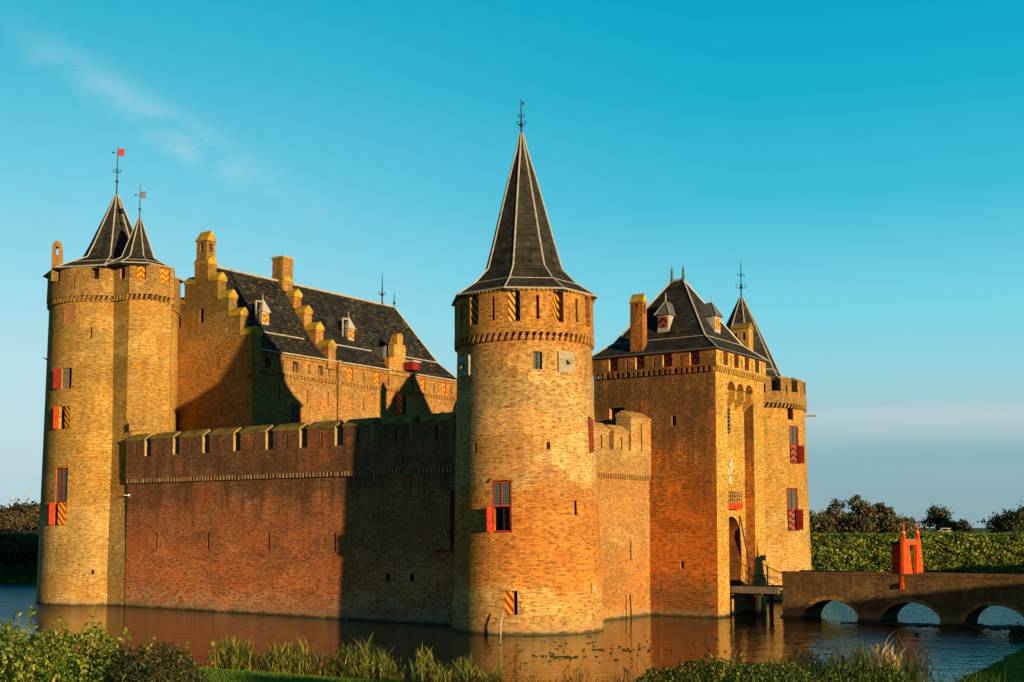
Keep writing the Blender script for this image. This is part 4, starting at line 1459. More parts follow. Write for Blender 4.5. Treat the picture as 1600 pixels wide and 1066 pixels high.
    for q in (a, b):
        build(MB().lathe(q[0], q[1], [(.13, q[2] - .2), (.10, q[2] + .1), (.07, q[2] + .5), (.09, q[2] + .52), (.03, q[2] + .75), (.01, q[2] + .95)], 8), 'finial', LEADD, rf)
    # dormers
    def dormer(x, y, nx, ny, z0):
        n = Vector((nx, ny, 0))
        t = Vector((-ny, nx, 0))
        F = (Vector((x, y, 0)), t, n)
        d = build(MB().fbox(F, -.36, .36, -1.3, 0, z0 - .35, z0 + .72), 'dormer', LEAD, rf)
        build(MB().fbox(F, -.27, .27, 0, .03, z0 + .0, z0 + .62), 'shutter', STR_DK if nx else STR_CH, d)
        O = Vector((x, y, 0))
        c = O - n * .35
        p = [O + t * -.5 + n * .16, O + t * .5 + n * .16, O + t * .5 - n * 1.2, O + t * -.5 - n * 1.2]
        mb = MB().add([(q.x, q.y, z0 + .72) for q in p] + [(c.x, c.y, z0 + 1.6), ((O - n * 1.15).x, (O - n * 1.15).y, z0 + 1.55)],
                      [(0, 1, 4), (1, 2, 5, 4), (2, 3, 5), (3, 0, 4, 5), (3, 2, 1, 0)])
        dr = build(mb, 'dormer_roof', LEADD, d)
        build(MB().tube((p[0].x, p[0].y, z0 + .74), (c.x, c.y, z0 + 1.6), .03, .03, 4).tube((p[1].x, p[1].y, z0 + .74), (c.x, c.y, z0 + 1.6), .03, .03, 4).tube((c.x, c.y, z0 + 1.5), (c.x, c.y, z0 + 2.1), .035, .02, 5).ball((c.x, c.y, z0 + 1.85), .06, 6), 'finial', LEAD, dr)
    dormer(12.95, -.75, -1, 0, 16.45)
    dormer(14.95, -3.25, 0, -1, 16.4)
    # chimneys: left one above the left flank, right one above the right flank
    cc = MB().box(11, 13, .3, .5, 17.2, 17.75).box(12.0, 12.22, -.6, 1.5, 17.2, 17.75)
    ch = build(MB().box(11.84, 12.36, .0, .8, 14.7, 17.85), 'chimney', B_GATE, rf, ('box',), cc)
    build(MB().add([(11.79, -.05, 17.85), (12.41, -.05, 17.85), (12.41, .85, 17.85), (11.79, .85, 17.85), (12.1, .0, 18.4), (12.1, .8, 18.4)], [(0, 1, 4), (1, 2, 5, 4), (2, 3, 5), (3, 0, 4, 5), (3, 2, 1, 0)]), 'chimney_cap', MOSSY, ch)
    cc = MB().box(17.5, 19, -3.1, -2.9, 16.1, 16.55).box(17.5, 19, -3.65, -3.45, 16.1, 16.55)
    ch = build(MB().box(17.95, 18.6, -3.85, -2.75, 14.7, 16.8), 'chimney', B_OLIVE, rf, ('box',), cc)
    build(MB().add([(17.88, -3.91, 16.8), (18.67, -3.91, 16.8), (18.67, -2.69, 16.8), (17.88, -2.69, 16.8), (18.27, -3.87, 17.2), (18.27, -2.73, 17.2)], [(0, 1, 4), (1, 2, 5, 4), (2, 3, 5), (3, 0, 4, 5), (3, 2, 1, 0)]), 'chimney_cap', MOSSW, ch)
    # front: barred window, carved arms, balcony grille, gate leaves, drawbridge arm
    Fp = (Vector((0, Y0 + .6, 0)), Vector((1, 0, 0)), Vector((0, -1, 0)))
    build(MB().fbox(Fp, 14.1, 14.95, .0, .02, 10.3, 12.1), 'window_shade_plate', SHADE_DARK, G)  # near-black plate on the panel, painted shade of the window opening
    bars = MB()
    for k in range(8):
        bars.fbox(Fp, 14.1, 14.95, .025, .06, 10.4 + k * .22, 10.46 + k * .22)
    bars.fbox(Fp, 14.08, 14.16, .022, .07, 10.3, 12.1).fbox(Fp, 14.89, 14.97, .022, .07, 10.3, 12.1)
    build(bars, 'window_grille', TIMBER, G)
    em = MB()
    rn = random.Random(4)
    for k in range(16):
        s, z = rn.uniform(-.35, .35), rn.uniform(7.4, 8.9)
        em.fbox(Fp, 14.6 + s - .13, 14.6 + s + .13, .0, rn.uniform(.06, .16), z - .14, z + .14)
    build(em, 'carved_arms', STONE, G)
    bl = MB().fbox(Fp, 13.6, 15.7, .0, .42, 5.95, 6.3)
    bo = build(bl, 'balcony', RED, G)
    gr = MB()
    for k in range(9):
        gr.fbox(Fp, 13.65 + k * .25, 13.68 + k * .25, .36, .39, 6.302, 6.95)
    for z in (6.5, 6.72, 6.94):
        gr.fbox(Fp, 13.6, 15.7, .395, .415, z - .015, z + .015)
    build(gr, 'grille', IRON, bo)
    build(MB().fbox((Vector((0, -1.6, 0)), Vector((1, 0, 0)), Vector((0, -1, 0))), 13.85, 16.35, .0, .1, 1.5, 5.6), 'door', DARKW, G)
    build(MB().tube((16.1, -3.95, 5.6), (16.25, -4.6, 2.2), .05, .05, 6), 'chain', IRON, G)
    # opening onto the wall walk
    dark_back(G, Fx, -2.25, -1.25, 10.75, 11.85, -.9)


gate()


# ================================================================== FAR RIGHT TOWER
def right_tower():
    cx, cy = 31.0, 2.4
    T = thing('round_tower', 'round ochre tower at the far right with battlements and a low cone roof', 'tower', (cx, cy, 0), 'round corner towers of the castle')
    r = lambda z: 4.6 - .025 * z
    wall = MB().lathe(cx, cy, [(4.64, -1.2), (4.6, 0), (r(13.0), 13.0)], 72)
    cut = MB()

    def hole(ang, zc, w, h, depth=.8):
        F = frame_dir(cx, cy, ang, r(zc))
        cut.fbox(F, -w / 2, w / 2, -depth, .5, zc - h / 2, zc + h / 2)
        return F
    Fa = hole(52.5, 10.55, 1.05, 2.6)
    Fb = hole(47, 6.15, 1.1, 2.9)
    Fc = hole(48, 13.0 - .2, .6, 1.1)
    build(wall, 'wall', B_OLIVE, T, ('cyl', cx, cy, 4.4), cut, True)
    par = MB().lathe(cx, cy, [(4.2, 13.32), (4.42, 13.34), (4.36, 15.0)], 80)
    inner = MB().lathe(cx, cy, [(3.7, 13.9), (3.7, 16)], 40)
    for k in range(16):
        F = frame_dir(cx, cy, 8.5 + k * 22.5, 4.4)
        inner.fbox(F, -.36, .36, -1.0, .5, 14.15, 15.6)
        F = frame_dir(cx, cy, 19.75 + k * 22.5, 4.4)
        inner.fbox(F, -.06, .06, -.3, .5, 14.0, 14.6)
    build(par, 'parapet', B_OLIVET, T, ('cyl', cx, cy, 4.4), inner, True)
    for k in range(16):
        n = 4
        cp = MB()
        a0, a1 = 8.5 + k * 22.5 + 4.6, 8.5 + (k + 1) * 22.5 - 4.6
        for j in range(n):
            Fq = frame_dir(cx, cy, a0 + (a1 - a0) * (j + .5) / n, 4.05)
            w = R((a1 - a0) / n) * 4.4 / 2 + .01
            cp.fprism((Fq[0], Fq[2], -Fq[1]), [(-.38, 14.98), (.36, 14.98), (.0, 15.2), (-.2, 15.18)], -w, w)
        build(cp, 'coping', MOSSY, T, ('box',), None, False, .012)
    teeth_round(T, cx, cy, 4.26, 13.02, 13.34, 84, .18, .15, B_OLIVET)
    spire(T, cx, cy, [(3.45, 14.2), (2.62, 15.9), (1.2, 19.05), (.12, 21.3)], math.atan2(CAML.y - cy, CAML.x - cx) + R(10), 8, SLATE, .05, 'roof', False)
    finial(T, cx, cy, 21.2, 23.9, .05, ((22.05, .38), (22.9, .25)), None, False)
    for Fq, z0, zm, z1, sg in ((Fa, 9.25, 10.5, 11.85, 1), (Fb, 4.72, 6.15, 7.58, 1)):
        window_frame(T, Fq, -.5, .5, zm, z1, -.16, REDD, 1, (), .08)
        dark_back(T, Fq, -.5, .5, z0, zm, -.5)
        build(MB().fbox(Fq, -.5, .5, -.16, -.06, z0, z0 + .08).fbox(Fq, -.5, -.43, -.16, -.06, z0 + .08, zm).fbox(Fq, .43, .5, -.16, -.06, z0 + .08, zm), 'window_frame', REDD, T)
        leaf_board(T, Fq, -.48, .45, z0 + .05, zm, R(20), STR_DK, 'shutter', .0)
        leaf_board(T, Fq, .48, -.36, z0 + .05, zm, R(-115), REDD, 'shutter', .0)
    dark_back(T, Fc, -.3, .3, 12.25, 13.0, -.5)
    leaf_board(T, Fc, -.28, .3, 12.27, 12.95, R(-30), STR_CH, 'shutter', -.1, .03)
    Fs = frame_dir(cx, cy, 86, r(12.6))
    build(MB().fbox(Fs, -.08, .08, -.3, .75, 12.65, 12.78), 'water_spout', STONEG, T)


right_tower()

# remaining curtain stretches closing the square (mostly hidden from here)
cw = thing('curtain_wall', 'plain brick wall stretch between the gatehouse and the far right tower', 'wall', (18.5, -.55, 0), 'curtain walls of the castle')
build(MB().box(18.52, 27.2, -.55, 1.0, -1.2, 10.4), 'wall', B_RWALL, cw)
yard = MB().box(1.0, 33, .9, 34.5, 1.9, 2.0)
yo = build(yard, 'courtyard', GROUND)
yo.location = (OX, OY, 0)
yo.rotation_euler = (0, 0, TH)
yo['kind'] = 'structure'


# ================================================================== BRIDGE, DRAWBRIDGE, PORTAL
def bridge():
    X0, X1 = 14.3, 17.0
    Ya, Yb = -7.22, -28.0
    B = thing('arched_bridge', 'dark brick bridge with low segmental arches crossing the moat to the gatehouse', 'bridge', (X0, -15, 0))
    F = (Vector((X0, 0, 0)), Vector((0, -1, 0)), Vector((-1, 0, 0)))
    poly = [(7.22, -1.2), (28.0, -1.2), (28.0, 1.92), (7.22, 1.92)]
    cut = MB()
    for c in (9.92, 14.2, 18.4):
        hw, zs, rise = 1.55, -.05, 1.10
        ap = [(c - hw, -2), (c + hw, -2), (c + hw, zs)] + [(c + hw * math.cos(t), zs + rise * math.sin(t)) for t in np.linspace(.06, math.pi - .06, 16)] + [(c - hw, zs)]
        cut.fprism(F, ap, -(X1 - X0) - 1, 1)
    build(MB().fprism(F, poly, -(X1 - X0), 0), 'wall', B_BRIDGE, B, ('box',), cut)
    build(MB().fbox(F, 7.22, 28.0, -.32, .03, 1.922, 2.42), 'parapet', B_BRIDGE, B)
    build(MB().fbox(F, 7.3, 28.0, -(X1 - X0) - .03, -(X1 - X0) + .3, 1.922, 2.42), 'parapet', B_BRIDGE, B)
    build(MB().fbox(F, 7.2, 28.02, -.36, .07, 2.42, 2.52), 'coping', B_BRIDGE, B, ('box',), None, False, .012)
    build(MB().fbox(F, 7.28, 28.02, -(X1 - X0) - .07, -(X1 - X0) + .34, 2.42, 2.52), 'coping', B_BRIDGE, B)
    for c in (9.92, 14.2, 18.4):
        o_ = [(c + 1.75 * math.cos(t), -.05 + 1.30 * math.sin(t)) for t in np.linspace(0.02, math.pi - .02, 18)]
        i_ = [(c + 1.56 * math.cos(t), -.05 + 1.11 * math.sin(t)) for t in np.linspace(math.pi - .02, .02, 18)]
        build(MB().fprism(F, o_ + i_, -.1, .025), 'arch_ring', B_HALL, B)
    for c in (7.75, 12.05, 16.3, 20.6):
        w = .6
        build(MB().fprism(F, [(c - w, -1.2), (c + w, -1.2), (c + w, .16), (c - w, .16)], -.2, .18), 'pier_foot', B_BRIDGE, B)

    D = thing('drawbridge', 'lowered timber drawbridge deck joining the gatehouse to the brick bridge', 'bridge', (15.1, -5.8, 1.5))
    dk = MB()
    for k in range(14):
        y = -4.45 - k * .2
        dk.box(13.9, 16.4, y - .19, y, 1.5, 1.62)
    build(dk, 'deck', TIMBER, D)
    for a in (13.8, 16.32):
        build(MB().box(a, a + .18, -7.2, -4.3, 1.30, 1.66), 'beam', TIMBER, D)
    for x in (13.88, 16.42):
        rl = MB()
        rl.box(x - .04, x + .04, -5.5, -5.42, 1.66, 2.75)
        rl.tube((x, -5.46, 2.72), (x, -4.5, 3.1), .03, .03, 5)
        rl.tube((x, -5.46, 2.7), (x, -7.2, 1.95), .025, .025, 5)
        rl.tube((x, -5.46, 2.2), (x, -7.2, 1.7), .02, .02, 5)
        build(rl, 'railing', DARKW, D)
    build(MB().box(14.2, 14.4, -5.9, -5.7, -1.2, 1.3).box(16.0, 16.2, -5.9, -5.7, -1.2, 1.3).box(14.0, 16.4, -5.95, -5.65, 1.1, 1.3), 'trestle', DARKW, D)

    P = thing('bridge_portal', 'bright orange wooden portal with tapered posts standing on the brick bridge', 'gate portal', (15.7, -13.8, 1.9))
    Yp = -13.85
    Fp = (Vector((0, Yp, 0)), Vector((1, 0, 0)), Vector((0, -1, 0)))
    def post(a0b, a1b, a0t, a1t, zb, zt, foot=None):
        mb = MB().fprism(Fp, [(a0b, zb), (a1b, zb), (a1t, zt), (a0t, zt)], -.1, .06)
        if foot:
            mb.fprism(Fp, [(foot[0], foot[2]), (foot[1], foot[2]), (foot[1], zb), (foot[0], zb)], -.1, .06)
        return mb
    po = build(post(14.24, 15.92, 14.34, 15.2, 2.05, 4.25, (14.12, 14.42, 1.75)), 'post', ORANGE, P)
    po2 = build(post(16.5, 17.78, 16.66, 17.3, 2.05, 4.25), 'post', ORANGE, P)
    for q, x0, x1 in ((po, 14.42, 15.3), (po2, 16.86, 17.45)):
        for k, zz in enumerate((2.55, 3.25)):
            build(MB().fbox(Fp, x0, x1 - .22 * k, .061, .085, zz, zz + .09), 'batten', ORANGE, q)
    build(MB().fbox(Fp, 14.5, 17.2, -.08, .03, 4.0, 4.2), 'crossbar', ORANGE, P)
    build(MB().fbox(Fp, 14.9, 16.7, -.06, .01, 4.2, 4.32), 'rail', TIMBER, P)
    for q, x in ((po, 14.6), (po2, 17.02)):
        f = build(MB().box(x - .10, x + .10, Yp - .07, Yp + .11, 4.25, 4.5).lathe(x, Yp + .02, [(.05, 4.48), (.11, 4.56), (.10, 4.62), (.05, 4.7), (.05, 4.9), (.015, 5.16)], 10), 'finial', ORANGE, q)
        build(MB().ball((x, Yp + .02, 4.66), .095, 10), 'knob', GOLD, f)
    # door leaf standing open towards the castle
    lo = build(MB().box(14.55, 14.61, Yp + .12, Yp + .66, 2.3, 4.05), 'door', RED, P)
    build(MB().box(14.5, 14.66, Yp + .08, Yp + .70, 4.05, 4.18), 'door_cap', DARKW, lo)
    for zz in (2.5, 3.7):
        build(MB().box(14.53, 14.55, Yp + .15, Yp + .6, zz, zz + .06), 'hinge', IRON, lo)


bridge()

# leaning white stake in the water by the tower
tag(build(MB().tube((0, 0, -.6), (.0, .0, .5), .034, .03, 7).tube((0, 0, .5), (.11, 0, 1.05), .03, .025, 7), 'mooring_stake', STONE), 'thin white leaning stake in the water at the foot of the nearest round tower', 'stake').location = (-.52, 57.3, 0)

# ================================================================== PLANTS
RNG = np.random.default_rng(7)


def leaf_mesh(name, C, D, S, mat, parent=None, aspect=.5, fold=.18, org=(0, 0, 0)):
    """one small folded leaf per row: centre C, direction D, length S"""
    n = len(C)
    D = D / np.linalg.norm(D, axis=1, keepdims=True)
    U = RNG.normal(size=(n, 3))
    W = np.cross(D, U)
    W /= np.linalg.norm(W, axis=1, keepdims=True) + 1e-9
    Nn = np.cross(W, D)
    S = S[:, None]
    C = C - np.array(org)
    b, t = C - D * S * .5, C + D * S * .5
    l = C + W * S * aspect * .5 + Nn * S * fold - D * S * .05
    r = C - W * S * aspect * .5 + Nn * S * fold - D * S * .05
    V = np.stack([b, l, t, r], 1).reshape(-1, 3)
    i = np.arange(n)[:, None] * 4
    Fc = np.concatenate([i + np.array([[0, 2, 1]]), i + np.array([[0, 3, 2]])], 0)
    me = bpy.data.meshes.new(name)
    me.vertices.add(len(V))
    me.vertices.foreach_set('co', V.astype(np.float32).ravel())
    me.loops.add(Fc.size)
    me.loops.foreach_set('vertex_index', Fc.astype(np.int32).ravel())
    me.polygons.add(len(Fc))
    me.polygons.foreach_set('loop_start', np.arange(0, Fc.size, 3, dtype=np.int32))
    me.update(calc_edges=True)
    me.materials.append(mat)
    o = bpy.data.objects.new(name, me)
    COL.objects.link(o)
    if parent is not None:
        o.parent = parent
    else:
        o.location = org
    return o


def rdir(n, up=0.0):
    d = RNG.normal(size=(n, 3))
    d /= np.linalg.norm(d, axis=1, keepdims=True)
    d[:, 2] += up
    return d


def tree(name, label, x, y, h, rx, mat, group, dens=1.0, low=.25, gap=1.0, size=(.2, .42)):
    z = float(ground_h(np.array([x]), np.array([y]))[0])
    T = thing(name, label, 'tree', (x, y, z - .1), group, world=True)
    mb = MB()
    rnd = random.Random(int(x * 31 + y * 7))
    lean = rnd.uniform(-.12, .12)
    top = Vector((x + lean * h, y, z + h * .55))
    base = Vector((x, y, z - .1))
    mid = base.lerp(top, .5) + Vector((rnd.uniform(-.1, .1), 0, 0))
    mb.tube(base, mid, .035 * h, .026 * h, 7).tube(mid, top, .026 * h, .012 * h, 7)
    cl = []
    nl = int(9 + 4 * dens)
    for k in range(nl):
        a = rnd.uniform(0, 6.283)
        q = rnd.uniform(.25, 1)
        rr = rx * math.sqrt(rnd.uniform(.1, 1)) * (1.0 - .55 * max(0, q - .45))
        s = base.lerp(top, rnd.uniform(.35, .95))
        e = Vector((x + lean * h + rr * math.cos(a), y + rr * math.sin(a), z + h * (low + (.95 - low) * q)))
        m = s.lerp(e, .5) + Vector((0, 0, .06 * h))
        mb.tube(s, m, .012 * h, .007 * h, 5).tube(m, e, .007 * h, .002 * h, 4)
        cl += [e, e, m.lerp(e, .4), e + Vector((rnd.uniform(-.5, .5), rnd.uniform(-.5, .5), rnd.uniform(-.2, .35))) * rx * .5]
        for _ in range(2):
            f = e + Vector((rnd.uniform(-.4, .4), rnd.uniform(-.4, .4), rnd.uniform(.0, .4))) * rx * .6
            mb.tube(m.lerp(e, .7), f, .003 * h, .0012 * h, 3)
    tr = build(mb, 'trunk', BARK, T, None)
    cs = np.array([list(c) for c in cl])
    per = int(26 * dens)
    P = np.repeat(cs, per, 0) + RNG.normal(size=(len(cs) * per, 3)) * np.array([.20, .20, .15]) * rx * gap
    keep = P[:, 2] > z + .15
    P = P[keep]
    leaf_mesh('crown', P, rdir(len(P)), RNG.uniform(*size, len(P)), mat, T, .7, .12, (x, y, z - .1))
    return T


def at(px, Y):
    return (px - 800) / 1950 * Y * 1.002


DIKE_T = [
    (1276, 139, 2.7, 1.5, 'thin brownish tree beside the far right tower edge', .5), (1299, 141, 3.8, 1.6, 'open crowned tree with sky showing through, second right of the castle', .5),
    (1337, 140, 4.5, 1.7, 'tallest bushy autumn tree on the dike right of the castle', 1.0), (1366, 142, 3.6, 1.5, 'round topped brown tree right of the tallest dike tree', 1.2),
    (1388, 141, 3.1, .8, 'slim small tree at the right end of the dike tree group', .6), (1318, 145, 2.5, 1.7, 'low dense tree standing left of the tallest dike tree', 1.1)]
for px, Y, h, rx, lab, dn in DIKE_T:
    tree('autumn_tree', lab, at(px, Y), Y, h, rx, LEAF_TREE, 'trees on the dike right of the castle', dn * 1.15, .2, .62)
tree('round_tree', 'lone dark green round tree on the skyline right of the orange portal', at(1468, 150), 150, 3.0, 1.8, LEAF_TREEG, 'trees on the dike right of the castle', 1.6, .1)
tree('round_tree', 'low spreading dark shrub right beside the lone round tree', at(1494, 150), 150, 1.5, 1.3, LEAF_TREEG, 'trees on the dike right of the castle', .8, .1)
tree('autumn_tree', 'wind bent thin tree with bare branches left in the far right clump', at(1566, 140), 140, 2.4, 1.7, LEAF_TREEG, 'trees on the dike right of the castle', .6, .2)
tree('autumn_tree', 'larger dark tree at the right picture edge on the dike', at(1594, 141), 141, 3.0, 1.9, LEAF_TREEG, 'trees on the dike right of the castle', 1.2, .1)
for px, w, h, lab in ((1283, 1.8, 1.8, 'brown scrub bush by the castle end of the dike'), (1330, 2.2, 1.7, 'brown scrub bush under the tallest dike tree'), (1377, 1.8, 1.7, 'brown scrub bush below the round topped brown tree'),
                      (1406, 1.6, 1.6, 'low brown bush behind the orange portal'), (1585, 2.0, 2.0, 'dark low bush under the trees at the right edge')):
    tree('scrub_bush', lab, at(px, 136), 136, h, w, LEAF_TREE if px < 1500 else LEAF_TREEG, 'scrub bushes along the dike crest', 1.5, .05)
for k, (px, Y, h, rx, lab) in enumerate(((-16, 236, 3.4, 4.2, 'far brown tree cut by the left picture edge'), (5, 244, 3.6, 4.0, 'far brown tree second from the left edge'), (20, 232, 3.0, 3.6, 'lower far brown tree between two taller ones at far left'),
                                         (36, 240, 4.2, 4.0, 'far brown tree midway between left edge and tower'), (52, 236, 4.6, 4.0, 'tall far brown tree closest left of the tower'), (74, 240, 4.8, 4.2, 'far brown tree half hidden behind the left tower'))):
    tree('shore_tree', lab, at(px, Y), Y, h, rx, LEAF_DARK, 'trees beyond the far shore left of the castle', 2.2, .02, 1.0, (.35, .8))
for px, lab in ((4, 'low dark bush at the water side near the left picture edge'), (20, 'low dark bush under the lower dark shore tree'), (36, 'low dark bush under the brown topped shore trees'), (52, 'low dark bush just left of the tower base'), (68, 'low dark bush half behind the left tower')):
    tree('shore_bush', lab, at(px, 116.5), 116.5, 2.1, 2.3, LEAF_TREEG, 'bushes under the shore trees', 1.7, .0)

# plants covering the dike slope (right) and shore (left)
def slope_plants():
    out = []
    n = 150000
    X = RNG.uniform(14, 60, n)
    Y = RNG.uniform(110, 128, n)
    d = shore_dist(X, Y)
    keep = (d > .2) & (d < 11.2) & (X / Y > .20) & (X / Y < .47)
    X, Y, d = X[keep], Y[keep], d[keep]
    clump = np.sin(X * 1.7 + np.sin(Y * 1.1) * 2) * np.cos(Y * 1.9 + X * .6)
    Z = ground_h(X, Y) + RNG.uniform(0, .32, len(X)) + .28 * (clump > .1) * RNG.uniform(.3, 1, len(X))
    P = np.stack([X, Y, Z], 1)[:52000]
    D = rdir(len(P), .2)
    o = leaf_mesh('dike_plants', P, D, RNG.uniform(.14, .36, len(P)), LEAF_DIKE, None, .75, .12)
    tag(o, 'dense green and yellow leafy plants covering the dike slope behind the bridge', 'ground cover', None, 'stuff')
    X = RNG.uniform(-70, -28, n)
    Y = RNG.uniform(110, 122, n)
    d = shore_dist(X, Y)
    keep = (d > .1) & (d < 9)
    X, Y = X[keep], Y[keep]
    P = np.stack([X, Y, ground_h(X, Y) + RNG.uniform(0, .6, len(X))], 1)[:9000]
    o = leaf_mesh('shore_plants', P, rdir(len(P), .8), RNG.uniform(.3, .7, len(P)), LEAF_DARK, None, .3, .1)
    tag(o, 'dark rough grass and weeds on the far shore left of the castle', 'ground cover', None, 'stuff')


slope_plants()


def dike_grass():
    n = 60000
    X = RNG.uniform(18, 66, n)
    Y = RNG.uniform(120, 132, n)
    d = shore_dist(X, Y)
    k = (d > 10.9) & (d < 15.5) & (X / Y < .47)
    X, Y = X[k], Y[k]
    P = np.stack([X, Y, ground_h(X, Y) + .08], 1)
    D = rdir(len(P)) * .5
    D[:, 2] = 1
    o = leaf_mesh('dike_grass', P, D, RNG.uniform(.2, .42, len(P)), GRASS_M, None, .35, .05)
    tag(o, 'bright green grass strip along the crest of the dike behind the bridge', 'grass', None, 'stuff')


dike_grass()


def hedge(name, label, cx, cy, rx, ry, zb, zt, n, mat, size, shoots=0, shoot_mat=None, rag=.12, shoot_h=(.15, .42)):
    T = thing(name, label, 'bush', (cx, cy, zb), {'leafy_bush': 'bushes on the near bank', 'low_hedge': 'low hedges on the near bank'}.get(name), world=True)
    # leaves fill a rounded, lumpy body; denser near its skin
    q = RNG.uniform(0, 1, n) ** .35
    a = RNG.uniform(0, 2 * math.pi, n)
    rr = np.sqrt(RNG.uniform(0, 1, n))
    X = cx + rx * rr * np.cos(a)
    Y = cy + ry * rr * np.sin(a)
    bump = rag * (np.sin(X * 4.1 + 1.3) * np.cos(Y * 3.7) + .6 * np.sin(X * 9.3 + Y * 5.1))
    top = zb + (zt - zb) * np.sqrt(np.clip(1 - rr ** 4, .02, 1)) + bump
    Z = zb + (top - zb) * q
    P = np.stack([X, Y, Z], 1)
    D = rdir(n, .35)
    S = RNG.uniform(*size, n)
    leaf_mesh('foliage', P, D, S, mat, T, .55, .15, (cx, cy, zb))
    tw = MB()
    LP, LD = [], []
    rnd = random.Random(n)
    for k in range(70):
        a = rnd.uniform(0, 6.28)
        r0 = math.sqrt(rnd.random())
        p = Vector((cx + rx * r0 * math.cos(a), cy + ry * r0 * math.sin(a), zb + (zt - zb) * rnd.uniform(.5, .8)))
        d = Vector((rnd.uniform(-.6, .6), rnd.uniform(-.6, .3), rnd.uniform(.3, 1))).normalized()
        tw.tube(p - d * .5, p + d * rnd.uniform(.1, .35), .007, .003, 4)
    for k in range(shoots):
        a = rnd.uniform(0, 6.28)
        r0 = math.sqrt(rnd.random()) * .95
        p = Vector((cx + rx * r0 * math.cos(a), cy + ry * r0 * math.sin(a), 0))
        p.z = zb + (zt - zb) * math.sqrt(max(.1, 1 - r0 ** 4)) - .12
        L = rnd.uniform(*shoot_h)
        d = Vector((rnd.uniform(-.45, .6), rnd.uniform(-.4, .3), 1)).normalized()
        e = p + d * (L + .15)
        tw.tube(p, e, .006, .0025, 4)
        m = int(6 + L * 26)
        for j in range(m):
            f = (j + 1) / m
            s = Vector((rnd.gauss(0, 1), rnd.gauss(0, 1), rnd.uniform(-.1, .9))).normalized()
            LP.append(p.lerp(e, f) + s * .035)
            LD.append(s + d * .5)
    build(tw, 'twigs', BARK, T, None)
    if LP:
        LP, LD = np.array([list(v) for v in LP]), np.array([list(v) for v in LD])
        leaf_mesh('shoot_leaves', LP, LD, RNG.uniform(size[0] * .9, size[1] * 1.15, len(LP)), shoot_mat or mat, T, .55, .15, (cx, cy, zb))
    return T


hedge('leafy_bush', 'large sunlit green bush with loose shoots in the bottom left corner', -6.3, 15.6, 2.1, 1.5, 2.0, 3.60, 15000, LEAF_HEDGE, (.045, .085), 75, LEAF_HEDGE, .09)
hedge('leafy_bush', 'darker bronze leaved bush at the right end of the green corner bush', -4.2, 15.0, .72, .85, 2.0, 3.50, 5500, LEAF_RED, (.04, .07), 8, LEAF_HEDGE, .06, (.08, .2))
hedge('low_hedge', 'low leafy hedge along the bottom edge right of the reflections, sunlit on top', 4.2, 24.6, 2.2, .9, .9, 2.28, 9000, LEAF_LOW, (.05, .10), 25, LEAF_HEDGE, .07, (.03, .12))
hedge('low_hedge', 'dark shaded low hedge at the bottom edge left of the dry reed tuft', 7.0, 26.0, 1.7, 1.0, .9, 2.02, 7000, LEAF_LOW, (.06, .12), 10, LEAF_LOW, .07, (.03, .15))
hedge('shore_bush', 'small dark clump on the bank by the water at the right edge under the bridge', 22.2, 55.2, .4, .4, -.05, .6, 900, LEAF_TREEG, (.06, .14), 6, LEAF_TREEG, .05, (.1, .3))


def ribbons(name, base, H, lean, W, mat, leaves=5, droop=.5):
    """reed stems with long arching blades, all one mesh"""
    V, Fc = [], []
    rnd = random.Random(len(base))
    def strip(p0, d, L, w, bend, seg=4):
        b = len(V)
        side = Vector((-d.y, d.x, 0))
        if side.length < .01:
            side = Vector((1, 0, 0))
        side = (side.normalized() + Vector((rnd.uniform(-.6, .6), rnd.uniform(-.6, .6), 0))).normalized()
        p = Vector(p0)
        dd = Vector(d).normalized()
        for s in range(seg + 1):
            ww = w * (1 - (s / seg) ** 1.5) + .002
            V.append(tuple(p - side * ww * .5))
            V.append(tuple(p + side * ww * .5))
            p = p + dd * (L / seg)
            dd = (dd + Vector((0, 0, -bend / seg))).normalized()
        for s in range(seg):
            Fc.append((b + 2 * s, b + 2 * s + 1, b + 2 * s + 3, b + 2 * s + 2))
    for (x, y, z), h, ln in zip(base, H, lean):
        d = Vector((ln[0], ln[1], 1)).normalized()
        strip((x, y, z), d, h, W * .55, .1)
        for k in range(leaves):
            f = rnd.uniform(.25, .95)
            a = rnd.uniform(0, 6.28)
            e = Vector((math.cos(a) * .7 + ln[0], math.sin(a) * .7 + ln[1], rnd.uniform(.6, 1.5)))
            strip(Vector((x, y, z)) + d * h * f, e, h * rnd.uniform(.25, .5), W, droop)
    me = bpy.data.meshes.new(name)
    me.from_pydata(V, [], Fc)
    me.materials.append(mat)
    o = bpy.data.objects.new(name, me)
    COL.objects.link(o)
    return o


def bed(name, label, poly_fn, n, h, W, mat, leaves=5, droop=.5, lean=.12):
    base, H, ln = [], [], []
    rnd = random.Random(n + 1)
    for k in range(n):
        x, y, s = poly_fn(rnd)
        z = min(0.0, float(ground_h(np.array([x]), np.array([y]))[0])) if True else 0
        z = max(-.25, float(ground_h(np.array([x]), np.array([y]))[0])) - .05
        base.append((x, y, z))
        H.append(rnd.uniform(*h) * s)
        ln.append((rnd.gauss(.05, lean), rnd.gauss(0, lean)))
    o = ribbons(name, base, H, ln, W, mat, leaves, droop)
    tag(o, label, 'reeds', None, 'stuff')
    return o


def fn_a(r):
    while True:
        t = r.random()
        x = -10.4 + 6.8 * t
        dens = .55 + .45 * math.sin(t * 19 + .5)
        if r.random() < .35 + .65 * dens:
            break
    return x, 43.9 - 3.3 * t + r.uniform(-.2, 1.5), (.78 + .3 * abs(math.sin(t * 8.5 + .9))) * (1 if t < .95 else .7)


